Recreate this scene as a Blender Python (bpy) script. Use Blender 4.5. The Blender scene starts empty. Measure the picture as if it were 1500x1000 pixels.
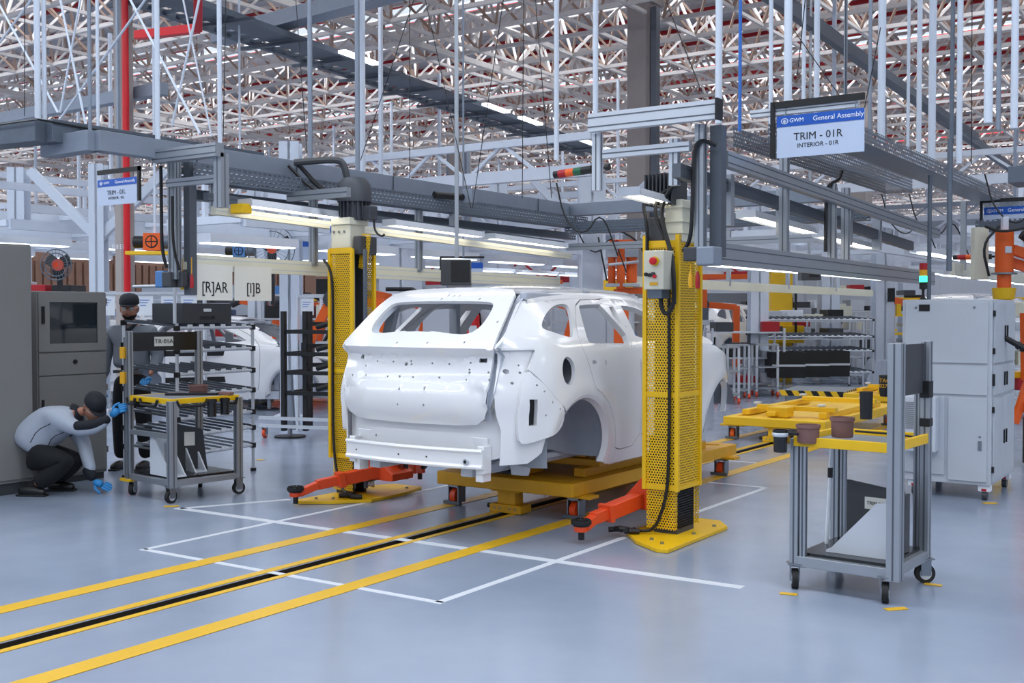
import bpy, bmesh, math, random
from math import sin, cos, pi, radians as RAD, sqrt
from mathutils import Vector, Matrix
from mathutils.geometry import delaunay_2d_cdt
random.seed(7)
SC = bpy.context.scene
COL = SC.collection

# ---------------------------------------------------------------- camera
FOC = 1623.0; YAW = RAD(34.25); PIT = math.atan(42 / FOC); CH = 1.6; CX = 5.0
cd = bpy.data.cameras.new('camera'); cam = bpy.data.objects.new('camera', cd); COL.objects.link(cam)
cd.sensor_width = 36; cd.lens = FOC / 1500 * 36; cd.clip_end = 400; cd.clip_start = 0.05
cam.location = (CX, 0, CH); cam.rotation_euler = (pi / 2 - PIT, 0, YAW)
SC.camera = cam
_F = Vector((-sin(YAW) * cos(PIT), cos(YAW) * cos(PIT), -sin(PIT)))
_R = Vector((cos(YAW), sin(YAW), 0)); _U = _R.cross(_F)

def at(px, py, X=None, Y=None, Z=None):
    """point of the world on the line of sight of a photo pixel, cut with a known plane"""
    d = _F + _R * ((px - 750) / FOC) - _U * ((py - 500) / FOC)
    if X is not None: t = (X - CX) / d.x
    elif Y is not None: t = Y / d.y
    else: t = (Z - CH) / d.z
    return Vector((CX, 0, CH)) + d * t

# ---------------------------------------------------------------- world, daylight, exposure
w = bpy.data.worlds.new('sky'); SC.world = w; w.use_nodes = True
bg = w.node_tree.nodes['Background']; bg.inputs[0].default_value = (0.80, 0.89, 1.0, 1); bg.inputs[1].default_value = 1.0
SC.view_settings.view_transform = 'Standard'; SC.view_settings.look = 'None'
SC.view_settings.gamma = 1; SC.view_settings.use_curve_mapping = False
SC.view_settings.exposure = 0.0
ROOF = 9.2
SKY_Y = [-14, -5, 4, 13, 22, 31, 40, 49, 58, 67, 76]
SKYP = 240.0
def area(name, loc, sx, sy, power, color=(0.90, 0.95, 1.0), rot=(0, 0, 0)):
    l = bpy.data.lights.new(name, 'AREA'); l.shape = 'RECTANGLE'; l.size = sx; l.size_y = sy
    l.energy = power; l.color = color
    o = bpy.data.objects.new(name, l); o.location = loc; o.rotation_euler = rot; COL.objects.link(o)
    return o
for sy in SKY_Y:      # daylight entering through the long roof lights
    area('skylight_daylight', (-22, sy, ROOF + 0.25), 96, 2.2, SKYP * 18)

# ---------------------------------------------------------------- materials
def lin(h):
    h = h.lstrip('#'); c = [int(h[i:i + 2], 16) / 255 for i in (0, 2, 4)]
    return tuple(x / 12.92 if x <= 0.04045 else ((x + 0.055) / 1.055) ** 2.4 for x in c)
MATS = {}
def mat(name, hexc, rough=0.5, metal=0.0, coat=0.0, var=0.06, scale=6.0, bump=0.0, emit=None, trans=0.0, alpha=1.0, spec=0.5):
    m = bpy.data.materials.new(name); m.use_nodes = True; nt = m.node_tree; N = nt.nodes; L = nt.links
    b = N['Principled BSDF']; c = lin(hexc)
    b.inputs['Roughness'].default_value = rough; b.inputs['Metallic'].default_value = metal
    b.inputs['Coat Weight'].default_value = coat; b.inputs['Coat Roughness'].default_value = 0.08
    b.inputs['Specular IOR Level'].default_value = spec
    b.inputs['Transmission Weight'].default_value = trans; b.inputs['Alpha'].default_value = alpha
    tc = N.new('ShaderNodeTexCoord'); no = N.new('ShaderNodeTexNoise'); no.inputs['Scale'].default_value = scale
    no.inputs['Detail'].default_value = 4
    L.new(tc.outputs['Object'], no.inputs['Vector'])
    mx = N.new('ShaderNodeMix'); mx.data_type = 'RGBA'
    mx.inputs[6].default_value = (*[v * (1 - var) for v in c], 1); mx.inputs[7].default_value = (*[min(1, v * (1 + var)) for v in c], 1)
    L.new(no.outputs['Fac'], mx.inputs[0]); L.new(mx.outputs[2], b.inputs['Base Color'])
    if bump:
        bp = N.new('ShaderNodeBump'); bp.inputs['Strength'].default_value = bump; bp.inputs['Distance'].default_value = 0.01
        n2 = N.new('ShaderNodeTexNoise'); n2.inputs['Scale'].default_value = scale * 12; L.new(tc.outputs['Object'], n2.inputs['Vector'])
        L.new(n2.outputs['Fac'], bp.inputs['Height']); L.new(bp.outputs[0], b.inputs['Normal'])
    if emit: b.inputs['Emission Color'].default_value = (*lin(hexc), 1); b.inputs['Emission Strength'].default_value = emit
    MATS[name] = m; return m
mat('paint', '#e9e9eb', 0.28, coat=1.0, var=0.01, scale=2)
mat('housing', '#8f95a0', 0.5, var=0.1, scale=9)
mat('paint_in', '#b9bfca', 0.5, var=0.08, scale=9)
mat('paint_far', '#dfe3ea', 0.35, coat=.4, var=0.02)
mat('yellow', '#e6b70c', 0.42, var=0.10, scale=5, bump=.05)
mat('yellow_skid', '#dca212', 0.45, var=0.14, scale=7, bump=.1)
mat('yellow_far', '#f0c01c', 0.45)
mat('yellow_paint', '#dcae22', 0.35, var=0.12, scale=3)
mat('white_tape', '#cfd4dc', 0.4, var=0.06)
mat('orange', '#e0491a', 0.4, var=0.08)
mat('orange_far', '#e8601a', 0.45)
mat('black', '#0c0d10', 0.5, var=0.2)
mat('rubber', '#121214', 0.7, bump=.2, scale=20)
mat('slot', '#1c1408', 0.8, var=0.4, scale=20)
mat('alu', '#a6abb2', 0.42, metal=0.75, var=0.05)
mat('alu_dark', '#5c626b', 0.45, metal=0.5, var=0.12, scale=3)
mat('alu_white', '#c9ced6', 0.4, metal=0.3, var=0.04)
mat('galv', '#626b77', 0.5, metal=0.45, var=0.15, scale=10)
mat('galv_light', '#87909e', 0.5, metal=0.3, var=0.1, scale=8)
mat('steel', '#8e949c', 0.3, metal=0.9, var=0.08)
mat('cream', '#d2d0be', 0.5, var=0.04)
mat('white', '#dde2ea', 0.5, var=0.04)
mat('white_steel', '#cfd7e4', 0.5, var=0.06)
mat('truss', '#d3cdca', 0.6, var=0.16, scale=1.2)
mat('truss_brown', '#a98f80', 0.7, var=0.3, scale=1.5)  # brownish, more mottled than the other truss colour
mat('red', '#a5101c', 0.45, var=0.1)
mat('red_bright', '#cf1420', 0.35)
mat('concrete', '#a19894', 0.85, var=0.14, scale=2.0, bump=.3)
mat('cab_dark', '#7d7c7b', 0.5, var=0.04, bump=.05)
mat('cab_light', '#b9bfc8', 0.45, var=0.03, bump=.03)
mat('ac', '#c3c9d3', 0.5, var=0.03)
mat('shelf_black', '#1b1c20', 0.18, var=0.25, scale=8)
mat('mesh_grey', '#3b3d42', 0.5)
mat('mat_grey', '#7e8389', 0.6)
mat('poly_white', '#cdd2da', 0.4, var=0.02)
mat('terracotta', '#7d5b56', 0.7, var=0.08, scale=12, bump=.1)
mat('deck', '#b9babf', 0.7, var=0.08, scale=.5)
mat('brick', '#93705f', 0.85, var=0.15)
mat('blue', '#1d56b4', 0.4)
mat('blue_far', '#4d7fb8', 0.5)
mat('sign_white', '#b9c6de', 0.35, var=0.02)
mat('sign_blue', '#1252b0', 0.35, var=0.03)
mat('ink', '#15171c', 0.6)
mat('letter_white', '#e4e9f2', 0.5)
mat('paper', '#d6d5cf', 0.7, var=0.02)
mat('green', '#0d5a3c', 0.35)
mat('green_lit', '#37e8b0', 0.3, emit=3.0)
mat('red_lit', '#ff2a22', 0.3, emit=1.6)
mat('lamp', '#fff6e4', 0.4, emit=6.0)
mat('lamp_far', '#eef6ff', 0.4, emit=3.0)
mat('skin', '#a9745c', 0.55, var=0.08, scale=30)
mat('sweater', '#7c828d', 0.9, var=0.08, scale=30, bump=.6)
mat('jacket', '#a7afbd', 0.85, var=0.05, scale=20, bump=.4)
mat('navy', '#11151f', 0.8, var=0.1)
mat('trousers', '#0b0d12', 0.9, var=0.15)
mat('beard', '#120c0a', 0.9)
mat('glove', '#2c86c4', 0.5, var=0.06)
mat('leather', '#0c0c0e', 0.35)
mat('glass', '#20262c', 0.06, var=0.02, spec=.8)
mat('lens', '#cfe0ea', 0.05, alpha=.25)
mat('motor', '#45484f', 0.5, metal=.3, var=0.1)
mat('print_blue', '#2f6cc0', 0.5)

def floor_mat():
    m = mat('floor_epoxy', '#8f9bb0', 0.14, var=0.0, spec=.55); nt = m.node_tree; N = nt.nodes; L = nt.links; b = N['Principled BSDF']
    tc = N.new('ShaderNodeTexCoord')
    n1 = N.new('ShaderNodeTexNoise'); n1.inputs['Scale'].default_value = .55; n1.inputs['Detail'].default_value = 7; L.new(tc.outputs['Object'], n1.inputs['Vector'])
    r = N.new('ShaderNodeValToRGB'); r.color_ramp.elements[0].position = .3; r.color_ramp.elements[1].position = .75
    r.color_ramp.elements[0].color = (*lin('#8491a6'), 1); r.color_ramp.elements[1].color = (*lin('#9ba5b7'), 1)
    L.new(n1.outputs['Fac'], r.inputs[0]); L.new(r.outputs[0], b.inputs['Base Color'])
    n2 = N.new('ShaderNodeTexNoise'); n2.inputs['Scale'].default_value = 2.2; n2.inputs['Detail'].default_value = 8; L.new(tc.outputs['Object'], n2.inputs['Vector'])
    mr = N.new('ShaderNodeMapRange'); mr.inputs['To Min'].default_value = .10; mr.inputs['To Max'].default_value = .30
    L.new(n2.outputs['Fac'], mr.inputs['Value']); L.new(mr.outputs[0], b.inputs['Roughness'])
    bp = N.new('ShaderNodeBump'); bp.inputs['Strength'].default_value = .10; bp.inputs['Distance'].default_value = .02
    n3 = N.new('ShaderNodeTexNoise'); n3.inputs['Scale'].default_value = 3.5; n3.inputs['Detail'].default_value = 3; L.new(tc.outputs['Object'], n3.inputs['Vector'])
    L.new(n3.outputs['Fac'], bp.inputs['Height']); L.new(bp.outputs[0], b.inputs['Normal'])
    return m
floor_mat()

def perf_mat(name, hexc, pitch=.021, rad=.0062, slot=False):
    """sheet with real see-through holes: hexagonal pattern in object space, on the two wall directions"""
    m = mat(name, hexc, .42, var=.08); nt = m.node_tree; N = nt.nodes; L = nt.links; b = N['Principled BSDF']
    tc = N.new('ShaderNodeTexCoord'); sx = N.new('ShaderNodeSeparateXYZ'); L.new(tc.outputs['Object'], sx.inputs[0])
    def mt(op, a, c=None):
        n = N.new('ShaderNodeMath'); n.operation = op
        for i, v in enumerate((a, c)):
            if v is None: continue
            if isinstance(v, (int, float)): n.inputs[i].default_value = v
            else: L.new(v, n.inputs[i])
        return n.outputs[0]
    u = mt('ADD', sx.outputs[0], sx.outputs[1]); v = sx.outputs[2]
    pv = pitch * .866 if not slot else pitch * .6
    row = mt('FLOOR', mt('DIVIDE', v, pv))
    off = mt('MULTIPLY', mt('MODULO', mt('ABSOLUTE', row), 2.0), pitch / 2)
    du = mt('SUBTRACT', mt('MODULO', mt('ADD', mt('ADD', u, off), 100 * pitch), pitch), pitch / 2)
    dv = mt('SUBTRACT', mt('SUBTRACT', v, mt('MULTIPLY', row, pv)), pv / 2)
    if slot: du = mt('MULTIPLY', du, .38)
    d = mt('SQRT', mt('ADD', mt('MULTIPLY', du, du), mt('MULTIPLY', dv, dv)))
    L.new(mt('GREATER_THAN', d, rad), b.inputs['Alpha'])
    return m
perf_mat('yellow_perf', '#e6b70c')
perf_mat('tray_perf', '#5c6571', pitch=.055, rad=.0075, slot=True)

# ---------------------------------------------------------------- mesh helpers
def wloc(o):
    v = Vector((0, 0, 0))
    while o: v += o.location; o = o.parent
    return v
class MB:
    def __init__(s): s.v = []; s.f = []
    def add(s, vs, fs):
        n = len(s.v); s.v += [tuple(p) for p in vs]; s.f += [tuple(i + n for i in f) for f in fs]; return s
    def box(s, x0, x1, y0, y1, z0, z1):
        return s.add([(x0, y0, z0), (x1, y0, z0), (x1, y1, z0), (x0, y1, z0), (x0, y0, z1), (x1, y0, z1), (x1, y1, z1), (x0, y1, z1)],
                     [(0, 3, 2, 1), (4, 5, 6, 7), (0, 1, 5, 4), (1, 2, 6, 5), (2, 3, 7, 6), (3, 0, 4, 7)])
    def cb(s, c, d): return s.box(c[0] - d[0] / 2, c[0] + d[0] / 2, c[1] - d[1] / 2, c[1] + d[1] / 2, c[2] - d[2] / 2, c[2] + d[2] / 2)
    def bar(s, a, b, w, h=None, up=(0, 0, 1)):
        """box section along a segment"""
        h = h or w; a = Vector(a); b = Vector(b); d = (b - a).normalized(); up = Vector(up)
        if abs(d.dot(up)) > .98: up = Vector((0, 1, 0))
        r = d.cross(up).normalized(); u = r.cross(d)
        vs = [p + r * (i * w / 2) + u * (j * h / 2) for p in (a, b) for i, j in ((-1, -1), (1, -1), (1, 1), (-1, 1))]
        return s.add(vs, [(0, 1, 2, 3), (7, 6, 5, 4), (0, 4, 5, 1), (1, 5, 6, 2), (2, 6, 7, 3), (3, 7, 4, 0)])
    def cyl(s, a, b, r, n=10, r2=None, caps=True):
        a = Vector(a); b = Vector(b); d = (b - a).normalized(); r2 = r if r2 is None else r2
        up = Vector((0, 0, 1)) if abs(d.z) < .95 else Vector((1, 0, 0))
        e = d.cross(up).normalized(); g = e.cross(d)
        vs = [a + (e * cos(2 * pi * i / n) + g * sin(2 * pi * i / n)) * r for i in range(n)] + [b + (e * cos(2 * pi * i / n) + g * sin(2 * pi * i / n)) * r2 for i in range(n)]
        fs = [(i, i + n, (i + 1) % n + n, (i + 1) % n) for i in range(n)]
        if caps: fs += [tuple(range(n)), tuple(reversed(range(n, 2 * n)))]
        return s.add(vs, fs)
    def tube(s, pts, r, n=6, smooth=0):
        pts = [Vector(p) for p in pts]
        for _ in range(smooth):
            q = [pts[0]]
            for a, b in zip(pts, pts[1:]): q += [a * .75 + b * .25, a * .25 + b * .75]
            pts = q + [pts[-1]]
        rings = []; prev = None
        for i, p in enumerate(pts):
            d = (pts[min(i + 1, len(pts) - 1)] - pts[max(i - 1, 0)]).normalized()
            if prev is None: e = d.cross(Vector((0, 0, 1)) if abs(d.z) < .95 else Vector((1, 0, 0))).normalized()
            else: e = (prev - d * prev.dot(d)).normalized()
            prev = e; g = d.cross(e)
            rings.append([p + (e * cos(2 * pi * k / n) + g * sin(2 * pi * k / n)) * r for k in range(n)])
        vs = [q for R_ in rings for q in R_]; fs = []
        for i in range(len(rings) - 1):
            fs += [(i * n + k, (i + 1) * n + k, (i + 1) * n + (k + 1) % n, i * n + (k + 1) % n) for k in range(n)]
        fs += [tuple(reversed(range(n))), tuple(range(len(vs) - n, len(vs)))]
        return s.add(vs, fs)
    def prism(s, poly, lo, hi, axis='z'):
        n = len(poly)
        def m(p, h): return {'z': (p[0], p[1], h), 'y': (p[0], h, p[1]), 'x': (h, p[0], p[1])}[axis]
        vs = [m(p, lo) for p in poly] + [m(p, hi) for p in poly]
        return s.add(vs, [tuple(range(n)), tuple(reversed(range(n, 2 * n)))] + [(i, i + n, (i + 1) % n + n, (i + 1) % n) for i in range(n)])
    def lathe(s, prof, c=(0, 0, 0), n=20):
        m = len(prof); vs = [(c[0] + r * cos(2 * pi * k / n), c[1] + r * sin(2 * pi * k / n), c[2] + z) for k in range(n) for r, z in prof]
        fs = [(k * m + i, ((k + 1) % n) * m + i, ((k + 1) % n) * m + i + 1, k * m + i + 1) for k in range(n) for i in range(m - 1)]
        return s.add(vs, fs)
    def build(s, name, m, parent=None, bevel=0, smooth=False, world=False, fix=True):
        off = wloc(parent) if (parent and world) else Vector((0, 0, 0))
        me = bpy.data.meshes.new(name); me.from_pydata([Vector(p) - off for p in s.v], [], s.f)
        if fix:
            bm = bmesh.new(); bm.from_mesh(me); bmesh.ops.recalc_face_normals(bm, faces=bm.faces); bm.to_mesh(me); bm.free()
        me.materials.append(MATS[m])
        if smooth: me.shade_smooth()
        o = bpy.data.objects.new(name, me); COL.objects.link(o)
        if parent: o.parent = parent
        if bevel:
            b = o.modifiers.new('b', 'BEVEL'); b.width = bevel; b.segments = 2; b.limit_method = 'ANGLE'; b.angle_limit = .6
        if smooth:
            try:
                me.set_sharp_from_angle(angle=.7)
            except Exception: pass
        return o
def tag(o, label, cat, group=None):
    o['label'] = label; o['category'] = cat
    if group: o['group'] = group
    return o
def thing(name, label, cat, loc=(0, 0, 0), rz=0, group=None):
    o = bpy.data.objects.new(name, None); COL.objects.link(o); o.location = loc; o.rotation_euler = (0, 0, rz)
    o.empty_display_size = .1
    return tag(o, label, cat, group)
def struct(o): o['kind'] = 'structure'; return o
def stuff(o): o['kind'] = 'stuff'; return o
def copy_tree(o, parent=None):
    c = o.copy(); COL.objects.link(c); c.parent = parent
    for ch in [x for x in KIDS(o)]: copy_tree(ch, c)
    return c
def KIDS(o): return [x for x in bpy.data.objects if x.parent == o]
def dup(o, label, loc, rz=None, cat=None, group=None):
    c = copy_tree(o); c.location = loc; c['label'] = label
    if rz is not None: c.rotation_euler = (0, 0, rz)
    if cat: c['category'] = cat
    if group: c['group'] = group
    return c
def text(body, size, m, parent, loc, rot, name='lettering', align='CENTER', ext=.001, bold=0.0):
    cu = bpy.data.curves.new(name, 'FONT'); cu.body = body; cu.size = size; cu.align_x = align; cu.align_y = 'CENTER'; cu.extrude = ext; cu.offset = size * bold
    cu.resolution_u = 3
    t = bpy.data.objects.new('tmp', cu); COL.objects.link(t)
    me = bpy.data.meshes.new_from_object(t); bpy.data.objects.remove(t); me.name = name; me.materials.clear(); me.materials.append(MATS[m])
    o = bpy.data.objects.new(name, me); COL.objects.link(o); o.parent = parent; o.location = loc; o.rotation_euler = rot
    return o
def rot_pts(mb, rz, c=(0, 0, 0)):
    ca, sa = cos(rz), sin(rz)
    mb.v = [(c[0] + x * ca - y * sa, c[1] + x * sa + y * ca, c[2] + z) for x, y, z in mb.v]; return mb
def interp(t, tab):
    if t <= tab[0][0]: return tab[0][1]
    for (a, va), (b, vb) in zip(tab, tab[1:]):
        if t <= b:
            return va + (vb - va) * (t - a) / (b - a)
    return tab[-1][1]
def sinterp(t, tab):
    """smooth (catmull-rom) table lookup"""
    if t <= tab[0][0]: return tab[0][1]
    if t >= tab[-1][0]: return tab[-1][1]
    for i in range(len(tab) - 1):
        if t <= tab[i + 1][0]:
            x0, y0 = tab[i]; x1, y1 = tab[i + 1]; h = x1 - x0; s = (t - x0) / h
            m0 = (y1 - tab[i - 1][1]) / (x1 - tab[i - 1][0]) if i > 0 else (y1 - y0) / h
            m1 = (tab[i + 2][1] - y0) / (tab[i + 2][0] - x0) if i + 2 < len(tab) else (y1 - y0) / h
            return (2 * s ** 3 - 3 * s * s + 1) * y0 + (s ** 3 - 2 * s * s + s) * h * m0 + (3 * s * s - 2 * s ** 3) * y1 + (s ** 3 - s * s) * h * m1
def chaikin(p, n=2):
    for _ in range(n):
        q = []
        for i in range(len(p)):
            a = p[i]; b = p[(i + 1) % len(p)]
            q += [(a[0] * .75 + b[0] * .25, a[1] * .75 + b[1] * .25), (a[0] * .25 + b[0] * .75, a[1] * .25 + b[1] * .75)]
        p = q
    return p
def resample(p, sp):
    q = []
    for i in range(len(p)):
        a = p[i]; b = p[(i + 1) % len(p)]; L = math.dist(a, b); n = max(1, int(round(L / sp)))
        if L < 1e-4: continue
        q += [(a[0] + (b[0] - a[0]) * k / n, a[1] + (b[1] - a[1]) * k / n) for k in range(n)]
    return q
def inside(p, poly):
    x, y = p; r = False; j = len(poly) - 1
    for i in range(len(poly)):
        xi, yi = poly[i]; xj, yj = poly[j]
        if (yi > y) != (yj > y) and x < (xj - xi) * (y - yi) / (yj - yi) + xi: r = not r
        j = i
    return r
def panel(name, outline, holes, fmap, m, parent, sp=.05, thick=.012, offset=-1, smooth=True, creases=()):
    """curved sheet: flat outline with holes, triangulated, pushed on to a surface, thickened"""
    loops = [resample(outline, sp)] + [resample(h, min(sp, .05)) for h in holes]
    V = []; E_ = []
    for lp in loops:
        n = len(V); V += [Vector(p) for p in lp]; E_ += [(n + i, n + (i + 1) % len(lp)) for i in range(len(lp))]
    for cr in creases:
        n = len(V); V += [Vector(p) for p in cr]; E_ += [(n + i, n + i + 1) for i in range(len(cr) - 1)]
    xs = [p[0] for p in outline]; ys = [p[1] for p in outline]; B = list(V)
    gx = min(xs); row = 0
    while gx < max(xs):
        gy = min(ys) + (sp / 2 if row % 2 else 0)
        while gy < max(ys):
            p = (gx, gy)
            if inside(p, loops[0]) and not any(inside(p, h) for h in loops[1:]):
                if min((b.x - gx) ** 2 + (b.y - gy) ** 2 for b in B) > (sp * .55) ** 2: V.append(Vector(p))
            gy += sp
        gx += sp * .87; row += 1
    ov, oe, of, *_ = delaunay_2d_cdt(V, E_, [], 0, 1e-5)
    fs = []
    for f in of:
        c = (sum(ov[i].x for i in f) / len(f), sum(ov[i].y for i in f) / len(f))
        if inside(c, loops[0]) and not any(inside(c, h) for h in loops[1:]): fs.append(tuple(f))
    off = wloc(parent) if parent else Vector((0, 0, 0))
    bm = bmesh.new(); bv = [bm.verts.new(Vector(fmap(v.x, v.y)) - off) for v in ov]
    for f in fs:
        try: bm.faces.new([bv[i] for i in f])
        except Exception: pass
    bmesh.ops.delete(bm, geom=[v for v in bm.verts if not v.link_faces], context='VERTS')
    bm.normal_update(); bm.verts.index_update(); bm.verts.ensure_lookup_table()
    V0 = [v.co.copy() for v in bm.verts]; NV = [v.normal.copy() for v in bm.verts]; n = len(V0)
    F0 = [tuple(v.index for v in f.verts) for f in bm.faces]
    EB = []
    for e in bm.edges:
        if len(e.link_faces) == 1:
            l = e.link_loops[0]; EB.append((l.vert.index, l.link_loop_next.vert.index))
    bm.free()
    back = [v + nn * (offset * thick) for v, nn in zip(V0, NV)]
    F1 = F0 + [tuple(i + n for i in reversed(f)) for f in F0] + [(b, a, a + n, b + n) for a, b in EB]
    me = bpy.data.meshes.new(name); me.from_pydata(V0 + back, [], F1); me.materials.append(MATS[m])
    if smooth: me.shade_smooth(); me.set_sharp_from_angle(angle=.9)
    o = bpy.data.objects.new(name, me); COL.objects.link(o); o.parent = parent
    return o
def circ(c, r, n=10, ry=None): return [(c[0] + r * cos(2 * pi * k / n), c[1] + (ry or r) * sin(2 * pi * k / n)) for k in range(n)]
# ================================================================= structure
SLOT_W = .045
def flat(name, x0, x1, y0, y1, z, t, m): return MB().box(x0, x1, y0, y1, z - t, z).build(name, m)
struct(MB().box(-85, -SLOT_W, -20, 90, -.3, 0).build('floor', 'floor_epoxy'))
struct(MB().box(SLOT_W, 28, -20, 90, -.3, 0).build('floor', 'floor_epoxy'))
struct(MB().box(-SLOT_W, SLOT_W, -20, 90, -.3, -.17).box(-SLOT_W, -SLOT_W + .006, -20, 90, -.17, -.001).box(SLOT_W - .006, SLOT_W, -20, 90, -.17, -.001).build('floor_channel', 'slot'))  # near-black liner walls stand in for shade down in the slot
tag(MB().box(-.012, .012, -5, 40, -.16, -.12).build('conveyor_chain', 'slot'), 'dark drive chain running inside the narrow floor slot', 'chain')
def line(pts, wd, m, z=.0015):
    mb = MB()
    mb.bar((pts[0][0], pts[0][1], z), (pts[1][0], pts[1][1], z), wd, .003); return mb
FZ = [0]
def fl(name, label, segs, m, cat='floor line'):
    mb = MB(); FZ[0] += 1; z = (.0010 if m == 'white_tape' else .0022) + FZ[0] * .00005
    for a, b, wd in segs: mb.bar((a[0], a[1], z), (b[0], b[1], z), wd, .002)
    return tag(mb.build(name, m), label, cat)
fl('floor_stripe', 'left yellow floor stripe of the carrier track', [((-.61, -4), (-.61, 60), .135)], 'yellow_paint')
fl('floor_stripe', 'right yellow floor stripe of the carrier track', [((.60, -4), (.60, 60), .135)], 'yellow_paint')
fl('floor_stripe', 'yellow band along the left edge of the dark floor slot', [((-.095, -4), (-.095, 60), .07)], 'yellow_paint')
fl('floor_stripe', 'narrow yellow band along the right edge of the dark floor slot', [((.08, -4), (.08, 60), .05)], 'yellow_paint')
fl('floor_marking', 'thin white tape rectangle around the lift bay crossing the yellow stripes',
   [((-1.27, 4.76), (1.27, 4.80), .05), ((-1.25, 4.76), (-1.25, 9.7), .05), ((1.24, 4.80), (1.24, 9.66), .05), ((-.5 + 1.15, 9.66), (1.26, 9.66), .05)], 'white_tape', 'floor marking')
fl('floor_marking', 'wider white line from left cart across the bay to the right cart',
   [((-2.36, 5.93), (2.5, 6.06), .075), ((-2.32, 5.93), (-1.9, 6.75), .06)], 'white_tape', 'floor marking')
fl('floor_marking', 'thin white cross line on the floor beyond the right lift column', [((-.4, 11.2), (.55, 11.2), .05)], 'white_tape', 'floor marking')
fl('floor_marking', 'short yellow dash at the near wheel of the left cart', [(tuple(at(240, 742, Z=0))[:2], tuple(at(262, 741, Z=0))[:2], .06)], 'yellow_paint', 'floor marking')
fl('floor_marking', 'short yellow dash left of the near wheel of the right cart', [(tuple(at(1142, 869, Z=0))[:2], tuple(at(1168, 871, Z=0))[:2], .05)], 'yellow_paint', 'floor marking')
fl('floor_marking', 'short yellow dash under the front wheel of the right cart', [(tuple(at(1297, 893, Z=0))[:2], tuple(at(1328, 891, Z=0))[:2], .05)], 'yellow_paint', 'floor marking')
fl('floor_marking', 'short yellow dash behind the far wheel of the right cart', [(tuple(at(1354, 855, Z=0))[:2], tuple(at(1380, 858, Z=0))[:2], .05)], 'yellow_paint', 'floor marking')
fl('floor_marking', 'yellow dash on the floor by the foot of the grey machine cabinet', [(tuple(at(1440, 737, Z=0))[:2], tuple(at(1460, 737, Z=0))[:2], .07)], 'yellow_paint', 'floor marking')
fl('floor_marking', 'yellow dash on the floor beside the pale parts rack foot', [(tuple(at(376, 674, Z=0))[:2], tuple(at(386, 673, Z=0))[:2], .07)], 'yellow_paint', 'floor marking')
fl('floor_marking', 'yellow dash on the floor by the crouching worker\'s hand', [(tuple(at(186, 706, Z=0))[:2], tuple(at(198, 705, Z=0))[:2], .06)], 'yellow_paint', 'floor marking')
fl('floor_stripe', 'yellow aisle line far back on the left behind the belt posts', [((-9.8, 12.0), (-9.8, 32), .14)], 'yellow_paint')
fl('floor_stripe', 'yellow cross line on the floor behind the belt barrier', [((-9.8, 14.6), (-5.2, 14.6), .14)], 'yellow_paint')

# roof deck with long openings for the roof lights
DX0, DX1 = -72, 27
mb = MB(); ys = [-18]
for sy in SKY_Y: ys += [sy - 1.1, sy + 1.1]
ys.append(88)
for i in range(0, len(ys), 2): mb.box(DX0, DX1, ys[i], ys[i + 1], ROOF, ROOF + .12)
struct(mb.build('ceiling', 'deck'))
# deck ribs
rib = MB().box(DX0, DX1, -.04, .04, ROOF - .05, ROOF).build('trim_1', 'deck'); rib.location.y = 10; struct(rib)
for k in range(1, 60):
    c = rib.copy(); COL.objects.link(c); c.location.y = 10 + k * 1.0
# red purlins
pur = MB().box(DX0, DX1, -.03, .03, -.10, 0).build('roof_purlin', 'red'); pur.location = (0, 6, ROOF - .06); struct(pur)
for k in range(1, 52):
    c = pur.copy(); COL.objects.link(c); c.location.y = 6 + k * 1.5
# space frame: one row shared by all
P_ = 1.5; ZB = 7.4; ZT = 8.5
def truss_row():
    mb = MB(); rs = MB(); n = 62; x0 = -68
    mb.bar((x0, 0, ZB), (x0 + n * P_, 0, ZB), .08); mb.bar((x0, P_ / 2, ZT), (x0 + n * P_, P_ / 2, ZT), .07)
    for i in range(n):
        x = x0 + i * P_
        mb.bar((x, 0, ZB), (x, P_, ZB), .065)
        t = (x + P_ / 2, P_ / 2, ZT)
        for q in ((x, 0), (x + P_, 0)): mb.bar((q[0], q[1], ZB), t, .05)
        for q in ((x, P_), (x + P_, P_)): rs.bar((q[0], q[1], ZB), t, .048)
        mb.bar((x + P_ / 2, P_ / 2, ZT - .5), t, .04)
    return mb, rs
mb, rs = truss_row()
def row_root(y):
    o = bpy.data.objects.new('roof_truss', None); COL.objects.link(o); o.location = (0, y, 0); struct(o); return o
r0 = row_root(8)
a = stuff(mb.build('lattice', 'truss', r0, fix=False)); b = stuff(rs.build('diagonals', 'truss_brown', r0, fix=False))
for k in range(1, 46):
    r = row_root(8 + k * P_)
    for q in (a, b):
        c = q.copy(); COL.objects.link(c); c.parent = r
# deep girders along the line
for gx in (-46, -34, -22, -10, 2, 14):
    mb = MB()
    mb.bar((gx, 6, 7.3), (gx, 74, 7.3), .12); mb.bar((gx, 6, 8.3), (gx, 74, 8.3), .12)
    for k in range(34):
        y = 6 + k * 2; mb.bar((gx, y, 7.3), (gx, y + 1, 8.3), .08); mb.bar((gx, y + 1, 8.3), (gx, y + 2, 7.3), .08)
    struct(mb.build('roof_girder', 'truss'))
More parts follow.
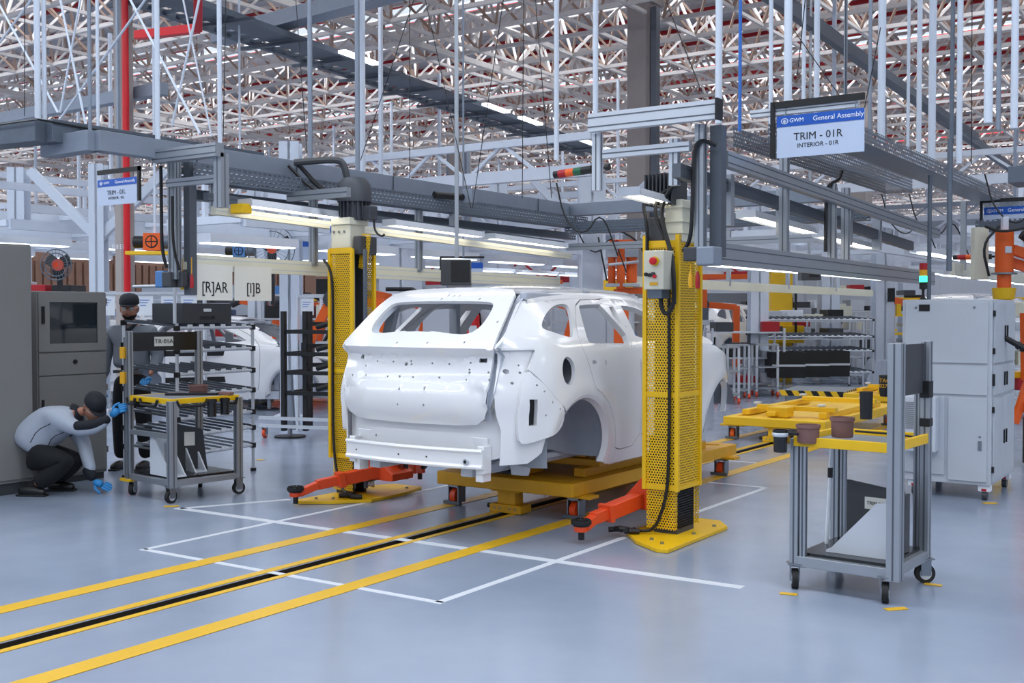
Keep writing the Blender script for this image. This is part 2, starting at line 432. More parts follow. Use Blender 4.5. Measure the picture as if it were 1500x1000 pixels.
# walls
def corr(name, x0, x1, y0, y1, m, h=ROOF):
    mb = MB(); L = math.hypot(x1 - x0, y1 - y0); n = int(L / .5); d = Vector(((x1 - x0) / L, (y1 - y0) / L, 0)); nn = Vector((-d.y, d.x, 0))
    for i in range(n):
        a_ = Vector((x0, y0, 0)) + d * (i * .5); mb.bar(a_ + d * .2 + Vector((0, 0, h / 2)) - Vector((0, 0, h / 2)), a_ + d * .2 + Vector((0, 0, h)), .3, .08, up=nn)
    mb.bar((x0, y0, h / 2), (x1, y1, h / 2), .06, h)
    return struct(mb.build(name, m))
corr('wall_left', -70, -70, -18, 88, 'brick'); corr('wall_back', -72, 27, 84, 84, 'cab_light'); corr('wall_right', 26, 26, -18, 88, 'cab_light')
struct(MB().box(-72, 27, -18.3, -18, 0, ROOF).build('wall_front', 'cab_light'))
# brown cladding partition seen low down on the far left
mb = MB()
for i in range(70): mb.box(-34.0, -33.9, 15 + i * .35, 15 + i * .35 + .25, 0, 3.6)
mb.box(-34.1, -34, 15, 40, 0, 3.6)
struct(mb.build('wall_partition', 'brick'))

# concrete building columns
def column(px, y, w_, label, letters=None, ztop=7.6, m='concrete'):
    p = at(px, 458, Y=y)
    t = thing('building_column', label, 'column', (p.x, y, 0))
    MB().prism([(-w_ / 2, -w_ / 3), (-w_ / 2 + .05, -w_ / 2), (w_ / 2 - .05, -w_ / 2), (w_ / 2, -w_ / 3), (w_ / 2, w_ / 3), (w_ / 2 - .05, w_ / 2), (-w_ / 2 + .05, w_ / 2), (-w_ / 2, w_ / 3)], 0, ztop).build('shaft', m, t)
    MB().box(-w_ / 2 - .06, w_ / 2 + .06, -w_ / 2 - .06, w_ / 2 + .06, ztop, ztop + .25).build('capital', m, t)
    if letters: text(letters[0], letters[1], 'letter_white', t, (letters[3], -w_ / 2 - .003, letters[2]), (pi / 2, 0, 0))
    return t
c1 = column(184, 10.5, .24, 'brown grey concrete column with red pipe, marked E18', ('E18 E1', .105, 2.58, .0))
MB().cyl((.155, -.08, 0), (.155, -.08, 7.4), .05, 12).build('pipe', 'red_bright', c1, smooth=True)['label'] = 'red fire main up the column side'
mb = MB().bar((-.14, 0, 0), (-.14, 0, 7.5), .03, .10).build('channel', 'galv', c1)
c2 = column(940, 19.5, .5, 'tall concrete column behind the right lift, marked F 18', ('F   18', .32, 3.12, -.12))
MB().bar((.33, -.1, 0), (.33, -.1, 7.5), .12, .16).build('channel', 'alu_dark', c2)
c3 = column(674, 31.0, .62, 'concrete column in mid hall capped by the cable tray')
MB().bar((-.38, -.1, 0), (-.38, -.1, 7.5), .12, .2).build('channel', 'galv_light', c3)
MB().bar((.38, -.1, 0), (.38, -.1, 7.5), .12, .2).build('channel', 'galv_light', c3)
c4 = column(1258, 32.0, .6, 'concrete column behind the right gantry of vertical profiles')
# ================================================================= white car body on its carrier
YR, YF = 6.91, 9.45                 # wheel centres
WTAB = [(.44, .855), (.60, .90), (.72, .918), (.95, .935), (1.10, .937), (1.24, .927), (1.33, .905), (1.38, .882), (1.50, .815), (1.62, .735), (1.70, .665), (1.75, .60), (1.79, .50)]
RTAB = [(6.3, 1.66), (6.5, 1.735), (6.7, 1.768), (7.0, 1.792), (7.4, 1.803), (7.9, 1.80), (8.3, 1.775), (8.7, 1.69), (9.1, 1.50), (9.3, 1.36)]
GTAB = [(.80, 6.15), (.90, 6.10), (1.00, 6.09), (1.07, 6.10), (1.09, 6.118), (1.18, 6.14), (1.27, 6.165), (1.31, 6.165), (1.335, 6.135), (1.355, 6.12), (1.37, 6.14), (1.44, 6.22), (1.55, 6.35), (1.66, 6.49), (1.72, 6.59), (1.765, 6.72)]
GH = [(.5, .70), (1.3, .70), (1.355, .69), (1.40, .680), (1.47, .663), (1.57, .636), (1.66, .606), (1.72, .58), (1.77, .55)]
HTAB = [(8.5, 1.30), (9.1, 1.28), (9.5, 1.22), (9.9, 1.12), (10.3, .98), (10.5, .8)]
def gate_edge(z): return sinterp(z, GTAB)
def side_x(y, z):
    zc = z
    if z > 1.36:
        rz = sinterp(y, RTAB); zc = 1.36 + (z - 1.36) * .44 / max(.12, rz - 1.36)
    wv = sinterp(min(zc, 1.79), WTAB); ge = sinterp(max(z, .9), [(a, b) for a, b in GTAB if a not in (1.07, 1.09, 1.27, 1.31, 1.335, 1.355, 1.37)]); D = .50 if z < 1.36 else .42
    d = y - ge
    if d < D:
        g = sinterp(z, GH); t = (D - max(d, -.05)) / D; wv = wv - max(0, wv - g) * t ** 2.2
    if y > 9.1 : wv -= .36 * ((y - 9.1) / 1.1) ** 2
    for yc in (YR, YF):             # wheel arch flares
        r = math.hypot(y - yc, z - .585)
        wv += .016 * max(0, 1 - abs(r - .47) / .09)
    return wv
def crown(y, x): return sinterp(y, RTAB) - .04 * (abs(x) / .6) ** 2.2
def side_px(px, py):
    X = .9
    for _ in range(25):
        p = at(px, py, X=X); X = X * .5 + .5 * side_x(p.y, p.z)
    return (p.y, p.z)
def gate_y(x, z): return gate_edge(z) - .07 * (1 - min(1, (abs(x) / .68)) ** 2)
def gate_px(px, py):
    y = 6.2
    for _ in range(30):
        p = at(px, py, Y=y); y = y * .5 + .5 * gate_y(p.x, p.z)
    return (p.x, p.z)

car = thing('car_body', 'glossy white bare car body shell on the yellow carrier between the lift columns', 'car body', (0, 7.5, .42))
car['label'] = 'glossy white bare car body shell on the yellow carrier between the lift columns'
# --- outlines on the side
qwin = chaikin([side_px(*p) for p in [(793, 479), (795, 468), (801, 457), (811, 447), (826, 444), (834, 449), (838, 468), (840, 495), (828, 492), (812, 487), (799, 483)]], 2)
rwin = chaikin([side_px(*p) for p in [(848, 451), (849, 446), (893, 445), (899, 449), (911, 475), (922, 502), (921, 506), (866, 503), (861, 499), (854, 474)]], 1)
fuel = circ(((6.69), 1.19), .085, 22, .10)
def arch(yc, r, a0, a1, n): return [(yc + r * cos(a0 + (a1 - a0) * k / n), .585 + r * sin(a0 + (a1 - a0) * k / n)) for k in range(n + 1)]
SEAM1 = [side_px(*p) for p in [(838, 443), (843, 470), (848, 497), (856, 515), (862, 530), (868, 550), (873, 568), (875, 588)]]
# rear door opening follows the seam on its rear edge, wheel arch flange below
roof_edge = [(y, crown(y, .6) - .028) for y in (6.56, 6.75, 7.0, 7.4, 7.9, 8.3, 8.6, 8.9, 9.15)]
low = [side_px(790, 516), side_px(774, 541), side_px(800, 570), side_px(829, 599)]
outer = [(6.165, 1.375)] + [(sinterp(z, GTAB) + .014, z) for z in (1.44, 1.50, 1.56, 1.62, 1.66)] + roof_edge + [(9.22, 1.33), (9.12, 1.30), (9.08, 1.0), (9.05, .84)]
sill_f = [(9.0, .60), (8.98, .46), (7.32, .455)]
aR = arch(YR, .415, -.28, pi - .88, 20)       # from the sill up and over towards the rear
body_out = outer + sill_f + aR + [(6.62, .93), (6.50, 1.02)] + [side_px(774, 541), (6.40, 1.353), (6.13, 1.355)]
G = .012
door_r = [p for p in [(7.04, 1.665 + .06), (7.30, 1.672 + .07), (7.38, 1.655)]]
# rear door: roofward frame, B pillar side, sill, arch cut, rear seam
bp = [side_px(907, 441), side_px(923, 475), side_px(938, 508)]
dr = [side_px(843, 440), side_px(870, 439), side_px(903, 439)] + [bp[1], bp[2], (7.76, 1.2), (7.80, .90), (7.80, .56), (7.42, .55)] + [(YR + .48 * cos(a), .585 + .48 * sin(a)) for a in (.15, .45, .75, 1.05, 1.25)] + SEAM1[::-1][1:-1]
df = [(7.50, 1.70), (7.9, 1.725), (8.2, 1.69), (8.6, 1.55), (8.88, 1.37), (8.92, 1.2), (8.90, .80), (8.86, .56), (7.83, .56), (7.83, .90), (7.79, 1.2), (7.74, 1.34), (7.60, 1.54)]
wf = [(7.56, 1.64), (7.9, 1.665), (8.15, 1.63), (8.5, 1.50), (8.72, 1.385), (7.80, 1.37)]
def grow(poly, d):
    cx = sum(p[0] for p in poly) / len(poly); cy = sum(p[1] for p in poly) / len(poly); q = []
    n = len(poly)
    A = sum(poly[i][0] * poly[(i + 1) % n][1] - poly[(i + 1) % n][0] * poly[i][1] for i in range(n)); s = 1 if A > 0 else -1
    for i in range(n):
        a = Vector(poly[i - 1]); b = Vector(poly[i]); c = Vector(poly[(i + 1) % n])
        n1 = Vector(((b - a).y, -(b - a).x)).normalized() * s; n2 = Vector(((c - b).y, -(c - b).x)).normalized() * s
        nn = (n1 + n2); nn = nn.normalized() if nn.length > .1 else n1
        q.append(tuple(b + nn * d))
    return q
dr = chaikin(dr, 1); df = chaikin(df, 1)
for sgn, side in ((1, 'right'), (-1, 'left')):
    fm = lambda y, z, s=sgn: (s * side_x(y, z), y, z)
    off = -1 if sgn > 0 else 1
    # openings of the side frame are a little larger than the doors
    panel('side_panel', body_out, [qwin, fuel, grow(dr, .007), grow(df, .007)], fm, 'paint', car, .05, .03, off)
    tiny = [circ(p, .008, 7) for p in ([side_px(*q) for q in [(917, 478), (925, 506), (927, 498)]])]
    panel('rear_door', dr, [rwin, chaikin([side_px(*p) for p in [(867, 528), (873, 527), (875, 532), (869, 534)]], 1), circ(side_px(888, 531), .012, 8, .022)] + tiny, fm, 'paint', car, .045, .045, off)
    panel('front_door', df, [chaikin(wf, 1)], fm, 'paint', car, .05, .045, off)
    # front wing with its arch
    wing = [(9.13, .60), (9.10, .75), (9.12, 1.30), (9.14, 1.335), (9.3, 1.30), (9.6, 1.235), (9.85, 1.14), (9.97, 1.02), (9.98, .86), (9.93, .74)] + arch(YF, .40, .35, pi - .1, 16)
    wing = [(9.0, .50), (9.02, 1.30), (9.10, 1.325), (9.3, 1.292), (9.6, 1.22), (9.85, 1.11), (9.98, .97), (10.0, .84), (9.95, .70), (9.90, .66)] + arch(YF, .42, .25, pi + .12, 18)
    panel('front_wing', wing, [], fm, 'paint', car, .05, .02, off)
    # wheel-arch lip rings and barrels
    for yc, a0, a1, nm in ((YR, -.28, pi - .5, 'wheel_arch_lip'), (YF, .2, pi + .1, 'wheel_arch_lip')):
        mb = MB(); n = 26; vs = []
        for k in range(n + 1):
            a = a0 + (a1 - a0) * k / n
            for r, dx in ((.425, .004), (.400, -.006), (.385, -.05)):
                y = yc + r * cos(a); z = .585 + r * sin(a); vs.append((sgn * (side_x(y, z) + dx), y, z))
        mb.add(vs, [(k * 3 + j, k * 3 + j + 1, k * 3 + j + 4, k * 3 + j + 3) for k in range(n) for j in range(2)])
        mb.build(nm, 'paint', car, world=True, smooth=True)
        mb = MB(); vs = []
        for k in range(n + 1):
            a = -.22 + (pi + .44) * k / n
            for r, x in ((.40, .86), (.42, .74), (.40, .60), (.30, .555), (.0, .55)):
                vs.append((sgn * x, yc + r * cos(a), .60 + r * sin(a)))
        mb.add(vs, [(k * 5 + j, k * 5 + j + 1, k * 5 + j + 6, k * 5 + j + 5) for k in range(n) for j in range(4 if yc == YR else 2) if yc == YR or 3 < k < 23])
        mb.build('wheel_housing', 'housing', car, world=True, smooth=True)
    bslot_ = [side_px(*p) for p in [(776, 585), (788, 585), (787, 623), (775, 624)]]
    # rear corner: lamp recess, inner skin, pressed boss with slot
    back = lambda y, z, s=sgn: (s * (side_x(y, z) - (.035 + .02 * min(1, max(0, (1.33 - z) / .05)))), y, z)
    rc = [(6.155, 1.352), (6.62, 1.352), (6.70, 1.1), (6.62, .98), (6.52, .85), (6.46, .63), (6.36, .56), (6.17, .56), (6.17, .8), (6.13, .95), (6.13, 1.06), (6.16, 1.16), (6.185, 1.26), (6.185, 1.32)]
    holes = [circ(p, r, 10) for p, r in (((6.22, 1.20), .018), ((6.30, 1.19), .009), ((6.24, 1.12), .01), ((6.33, 1.15), .007), ((6.3, 1.24), .007))]
    panel('rear_corner', rc, holes, back, 'paint', car, .045, .012, off)
    lipm = MB(); pts = [side_px(727, 515), side_px(750, 515.5), side_px(775, 515.5), side_px(790, 516)]
    boss = [side_px(*p) for p in [(773, 541), (785, 552), (829, 600), (826, 620), (818, 633), (806, 640), (786, 646), (766, 652), (759, 642), (761, 590), (765, 560)]]
    bslot = [side_px(*p) for p in [(776, 585), (788, 585), (787, 623), (775, 624)]]
    bm_ = lambda y, z, s=sgn: (s * (side_x(y, z) - .002), y, z)
    bh = [circ(side_px(*p), .007, 7) for p in [(787, 564), (798, 573), (810, 589), (821, 599), (800, 608)]]
    panel('corner_pressing', chaikin(boss, 1), [bslot] + bh, bm_, 'paint', car, .035, .05, off)
    panel('slot_shade_plate', grow(bslot_, .02), [], lambda y, z, s=sgn: (s * (side_x(y, z) - .046), y, z), 'black', car, .05, .004, off)  # black plate stands in for the shade inside the slot
    # ledge of the lamp recess
    mb = MB(); vs = []
    lp = [(6.16 + .046 * k, 1.352) for k in range(11)]
    for y, z in lp: vs += [(sgn * (side_x(y, z) - .001), y, z), (sgn * (side_x(y, z) - .07), y, z - .012)]
    mb.add(vs, [(2 * k, 2 * k + 1, 2 * k + 3, 2 * k + 2) for k in range(10)])
    o = mb.build('lamp_ledge', 'paint', car, world=True, smooth=True); m_ = o.modifiers.new('s', 'SOLIDIFY'); m_.thickness = .008
    # inner pillars
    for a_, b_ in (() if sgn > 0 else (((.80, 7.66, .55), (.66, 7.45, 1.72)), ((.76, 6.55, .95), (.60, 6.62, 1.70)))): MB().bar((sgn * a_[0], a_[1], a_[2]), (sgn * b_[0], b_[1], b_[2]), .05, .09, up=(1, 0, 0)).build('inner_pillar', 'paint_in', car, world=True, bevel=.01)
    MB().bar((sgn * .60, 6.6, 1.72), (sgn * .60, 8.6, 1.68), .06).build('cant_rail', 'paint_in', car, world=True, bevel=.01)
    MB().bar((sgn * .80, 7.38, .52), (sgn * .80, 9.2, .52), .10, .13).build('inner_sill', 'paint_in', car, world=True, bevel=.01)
    # fuel opening: dark grey bowl stands in for the shaded interior
    mb = MB(); mb.cyl((sgn * .90, 6.69, 1.19), (sgn * .80, 6.69, 1.19), .098, 20, .06)
    mb.f.pop(-2); mb.build('filler_shade_bowl', 'mesh_grey', car, world=True, smooth=True)

# --- tailgate
gx_ = [(0, .835), (.40, .838), (.545, .848), (.61, .885), (.64, .95), (.65, 1.06), (.655, 1.2), (.655, 1.30), (.685, 1.35), (.672, 1.40), (.655, 1.47), (.628, 1.57), (.598, 1.66), (.57, 1.715), (.50, 1.748), (.30, 1.762), (0, 1.768)]
gate = gx_ + [(-x, z) for x, z in gx_[::-1][1:-1]]
win = [(.0, 1.452), (.10, 1.448), (.13, 1.455), (.36, 1.432), (.45, 1.44), (.49, 1.48), (.50, 1.54), (.487, 1.62), (.46, 1.652), (.38, 1.664), (.0, 1.668)]
gwin = chaikin([(x, z) for x, z in win] + [(-x, z) for x, z in win[::-1][1:-1]], 1)
W2 = lambda l: [(500 + a / 3, 333 + b / 3) for a, b in l]
dots = W2([(550, 570), (250, 555), (165, 590), (235, 592), (405, 600), (478, 603), (115, 610), (60, 650), (115, 650), (210, 657), (320, 660), (435, 662), (555, 672), (652, 640), (655, 672), (135, 556), (190, 553), (575, 598), (312, 590), (313, 604),
            (262, 712), (372, 712), (255, 775), (368, 778), (500, 312), (522, 311), (445, 325), (612, 325), (690, 425), (383, 517), (545, 515), (250, 517), (700, 470), (570, 628), (570, 640)])
gh = [circ(gate_px(*p), .008, 7) for p in dots]
gh += [circ(gate_px(*W2([(290, 603)])[0]), .014, 10), circ(gate_px(*W2([(262, 657)])[0]), .009, 8), circ(gate_px(*W2([(475, 311)])[0]), .008, 8)]
a_ = gate_px(534, 522); gh.append([(a_[0] - .014, a_[1] - .02), (a_[0] + .012, a_[1] - .02), (a_[0] + .014, a_[1] + .02), (a_[0] - .010, a_[1] + .02)])
a_ = gate_px(710, 528); gh.append([(a_[0] - .03, a_[1] - .018), (a_[0] + .03, a_[1] - .018), (a_[0] + .028, a_[1] + .018), (a_[0] - .03, a_[1] + .018)])
def gm(x, z):
    y = gate_y(x, z)
    # pressed recess across the middle and chamfered lower corners
    if z < 1.07 and abs(x) < .64:
        t = max(0, abs(x) - (.36 + (1.07 - z) * .35)) / .25; y += .03 * min(1, t)
        y += .02 * max(0, (1.0 - z) / .16) ** 2
    if 1.09 < z < 1.30: y += .008 * min(1, max(0, (.50 - abs(x)) / .03))
    return (x, y, z)
gt = panel('tailgate', gate, [gwin] + gh, gm, 'paint', car, .032, .022, 1, creases=[[(-.63 + .03 * k, z) for k in range(43)] for z in (1.065, 1.09, 1.27, 1.31, 1.335, 1.355, 1.375, 1.40)])
low_g = [(x, z) for x, z in gx_ if z < 1.36] + [(.5, 1.395), (0, 1.40)]
low_g = low_g + [(-x, z) for x, z in low_g[::-1][1:-1]]
panel('gate_inner', grow(low_g, -.02), [], lambda x, z: (x, gm(x, z)[1] + .075, z), 'paint_in', car, .08, .01, 1)  # inner skin and rim added to close the cavity so gate holes go dark
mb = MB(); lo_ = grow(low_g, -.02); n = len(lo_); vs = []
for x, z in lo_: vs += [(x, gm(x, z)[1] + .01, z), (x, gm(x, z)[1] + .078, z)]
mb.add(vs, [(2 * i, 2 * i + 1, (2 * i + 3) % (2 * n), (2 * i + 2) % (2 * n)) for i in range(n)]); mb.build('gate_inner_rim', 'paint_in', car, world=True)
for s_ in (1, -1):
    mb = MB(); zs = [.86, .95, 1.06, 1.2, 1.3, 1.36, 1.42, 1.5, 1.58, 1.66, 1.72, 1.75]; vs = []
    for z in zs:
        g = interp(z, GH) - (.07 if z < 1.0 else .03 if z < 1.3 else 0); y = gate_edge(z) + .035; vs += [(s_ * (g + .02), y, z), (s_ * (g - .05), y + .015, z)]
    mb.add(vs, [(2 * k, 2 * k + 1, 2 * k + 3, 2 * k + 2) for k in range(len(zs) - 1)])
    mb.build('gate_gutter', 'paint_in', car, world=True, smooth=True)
# window frame inner return
mb = MB(); n = len(gwin); vs = []
for x, z in gwin:
    c = (0, 1.55); vs += [gm(x, z), (x * .97, gate_y(x, z) + .05, 1.55 + (z - 1.55) * .95)]
mb.add(vs, [(2 * i, 2 * i + 1, (2 * i + 3) % (2 * n), (2 * i + 2) % (2 * n)) for i in range(n)])
mb.build('window_return', 'paint_in', car, world=True, smooth=True)
# --- body rear opening frame behind the gate (dark seam shows), roof, hood
def rm(x, y): return (x, y, crown(y, x) - .004)
panel('roof_panel', [(-.565, 6.72), (-.3, 6.70), (.3, 6.70), (.565, 6.72), (.59, 7.2), (.59, 8.0), (.56, 8.42), (-.56, 8.42), (-.59, 8.0), (-.59, 7.2)], [], rm, 'paint', car, .07, .02, 1)
for s_ in (1, -1):      # roof side channels
    mb = MB(); vs = []
    ysl = [6.60 + .1 * k for k in range(23)]
    for y in ysl:
        zt = crown(y, .59) - .004; xx = side_x(y, zt - .02)
        vs += [(s_ * (.585), y, zt), (s_ * .60, y, zt - .008), (s_ * .635, y, zt - .02), (s_ * min(.70, side_x(y, zt - .05)), y, zt - .05)]
    mb.add(vs, [(k * 4 + j, k * 4 + j + 1, k * 4 + j + 5, k * 4 + j + 4) for k in range(22) for j in range(3)])
    mb.build('roof_rail', 'paint', car, world=True, smooth=True)
def hm(x, y): return (x, y, sinterp(y, HTAB) + .02 - .07 * (abs(x) / .8) ** 2.5)
panel('bonnet', [(-.74, 9.15), (.74, 9.15), (.73, 9.7), (.62, 10.05), (.4, 10.2), (-.4, 10.2), (-.62, 10.05), (-.73, 9.7)], [], hm, 'paint', car, .08, .02, 1)
mb = MB()
mb.bar((-.6, 8.45, 1.70), (.6, 8.45, 1.70), .08, .05); mb.bar((-.6, 7.5, 1.765), (.6, 7.5, 1.765), .10, .03); mb.bar((-.6, 6.8, 1.74), (.6, 6.8, 1.74), .08, .03)
mb.box(-.74, .74, 9.08, 9.16, .6, 1.24); mb.box(-.53, .53, 6.25, 7.36, .50, .54); mb.box(-.74, .74, 7.36, 9.05, .50, .54)
mb.box(-.14, .14, 6.9, 9.1, .54, .68); mb.box(-.74, .74, 8.0, 8.1, .54, .62); mb.box(-.53, .53, 7.2, 7.32, .54, .66)
for s_ in (1, -1): mb.box(s_ * .42 - .05, s_ * .42 + .05, 6.16, 10.0, .46, .58); mb.box(s_ * .5 - .08, s_ * .5 + .08, 9.2, 9.9, .62, .72); mb.box(s_ * .62 - .06, s_ * .62 + .06, 9.55, 9.75, .5, 1.0)
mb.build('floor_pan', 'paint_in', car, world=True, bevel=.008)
# lower rear panel with bumper beam
def lrm(x, z): return (x, 6.155 + .10 * (abs(x) / .7) ** 2.5 - .02 * max(0, (.80 - z)) / .2, z)
lr = [(-.70, .62), (-.5, .57), (.5, .57), (.70, .62), (.72, .90), (.72, 1.34), (.655, 1.34), (.64, .98), (.57, .865), (.48, .822), (-.48, .822), (-.57, .865), (-.64, .98), (-.655, 1.34), (-.72, 1.34), (-.72, .90)]
panel('rear_panel', lr, [circ((.67, .91), .012, 8), circ((-.48, .70), .01, 7), circ((-.40, .70), .01, 7)], lrm, 'paint', car, .05, .012, 1)
def ladder(z): return 0
mb = MB(); mb.box(-.60, .60, 6.085, 6.11, .60, .61); n = 12; vs = []
prof = [(.0, .672), (-.035, .672), (-.04, .655), (-.028, .640), (-.028, .566), (-.04, .552), (-.035, .535), (.0, .535)]
for k in range(n + 1):
    x = -.62 + 1.24 * k / n; b_ = 6.10 - .055 * (1 - (x / .62) ** 2)
    for dy, z in prof: vs.append((x, b_ + dy, z))
m8 = len(prof); mb = MB().add(vs, [(k * m8 + j, k * m8 + (j + 1) % m8, (k + 1) * m8 + (j + 1) % m8, (k + 1) * m8 + j) for k in range(n) for j in range(m8)] + [tuple(range(m8)), tuple(range(n * m8, (n + 1) * m8))[::-1]])
beam = mb.build('bumper_beam', 'paint', car, world=True, bevel=.004)
MB().cyl((.50, 6.06, .585), (.50, 6.04, .585), .022, 14).build('tow_socket', 'paint_in', beam, world=True)
MB().cyl((.50, 6.045, .585), (.50, 6.037, .585), .012, 12).build('tow_hole', 'black', beam, world=True)
for x in (-.50, -.07, .18): MB().cyl((x, 6.075 - .02 - .055 * (1 - (x / .62) ** 2) + .02, .60), (x, 6.068 - .055 * (1 - (x / .62) ** 2), .60), .006, 8).build('bolt_hole', 'black', beam, world=True)
for s_ in (1, -1):
    MB().box(s_ * .585 - .03, s_ * .585 + .03, 6.10, 6.19, .50, .69).build('beam_bracket', 'paint', car, world=True, bevel=.005)
    mb = MB(); mb.box(s_ * .52 - .07, s_ * .52 + .07, 6.17, 6.20, .52, .74); mb.box(s_ * .56 - .03, s_ * .56 + .03, 6.12, 6.22, .44, .54)
    mb.build('crash_box_plate', 'paint', car, world=True, bevel=.004)
    # suspension mounts and chassis leg behind the beam
    mb = MB(); mb.prism([(6.50, .57), (6.54, .44), (6.62, .43), (6.69, .57)], s_ * .64, s_ * .54, 'x')
    mb.build('chassis_mount', 'paint_in', car, world=True, bevel=.006)

# ================================================================= yellow carriers, lifts
def make_skid(loc, label, plain=False):
    Y = 'yellow_skid' if not plain else 'yellow_far'
    t = thing('body_carrier', label, 'carrier', loc)
    MB().box(-.655, .655, -.06, .12, .19, .295).build('front_beam', Y, t, bevel=.008)
    MB().box(-.655, .655, 2.95, 3.10, .19, .295).build('rear_beam', Y, t, bevel=.008)
    for s in (-1, 1): MB().box(s * .60 - .055, s * .60 + .055, .12, 2.95, .19, .295).build('side_rail', Y, t, bevel=.006)
    MB().box(-.56, .56, .13, 2.94, .27, .285).build('deck_plate', Y, t)
    for y in (1.0, 2.0): MB().box(-.56, .56, y - .05, y + .05, .20, .269).build('cross_beam', Y, t)
    for s in (-1, 1):
        MB().box(s * .50 - .05, s * .50 + .05, .30, 2.6, .296, .365).build('slide_rail', Y, t, bevel=.005)
    q = MB().box(-.16, .10, .16, .40, .296, .425); q.box(-.14, -.02, .06, .16, .316, .37)
    q.build('centre_block', Y, t, bevel=.01)
    MB().box(-.40, .62, .42, .54, .366, .425).build('support_beam', Y, t, bevel=.006)
    MB().box(-.40, .62, 2.1, 2.22, .366, .425).build('support_beam', Y, t, bevel=.006)
    for x in (-.42, .42):
        for y in (.5, 2.2): MB().box(x - .04, x + .04, y - .04, y + .04, .43, .455).build('rest_pad', 'white' if plain else Y, t, bevel=.004)
    # centre guide foot
    q = MB().box(-.14, .14, -.02, .14, .17, .19); q.box(-.085, .085, .0, .12, .07, .17)
    q.box(-.15, .15, -.02, .14, .004, .07)
    f = q.build('guide_foot', Y, t, bevel=.006)
    for x in (-.10, -.05, .05, .10): MB().cyl((x, -.024, .04), (x, -.018, .04), .008, 8).build('bolt', 'steel', f)
    MB().cyl((-.21, .05, .04), (-.15, .05, .04), .02, 10).build('pin', 'black', f)
    for x in (-.585, .58):
        for y in (.12, 2.9):
            q = MB().box(x - .16, x + .16, y - .06, y + .08, .165, .19)
            q.build('caster_plate', Y, t, bevel=.004)
            c = MB().box(x - .055, x - .045, y - .05, y + .05, .02, .165).box(x + .045, x + .055, y - .05, y + .05, .02, .165).box(x - .055, x + .055, y - .05, y + .05, .15, .165).build('caster_fork', 'steel', t)
            MB().box(x - .085, x + .085, y - .075, y - .045, .008, .035).build('guard_foot', 'galv', c)
            MB().cyl((x - .025, y, .068), (x + .025, y, .068), .068, 18).build('wheel', 'orange_far' if plain else 'orange', c, smooth=True)
    return t
sk = make_skid((0, 7.26, 0), 'yellow wheeled carrier under the white car body')
sk2 = make_skid((0, 13.1, 0), 'empty bright yellow carrier on the track beyond the right lift', True)
sk3 = dup(sk2, 'farthest yellow carrier by the foot of the white column', (0, 17.9, 0))
tag(sk2, sk2['label'], 'carrier'); 
# grab towers standing on the far carriers
for k, (x, y, lb) in enumerate([(-.05, 13.1, 'yellow centre stand on the near empty carrier'), ]):
    pass
# black rubber buffer between body and carrier
tag(MB().box(.30, .60, 6.62, 6.70, .425, .455).build('rubber_buffer', 'rubber', bevel=.01), 'black rubber buffer bar under the rear of the white body', 'buffer')

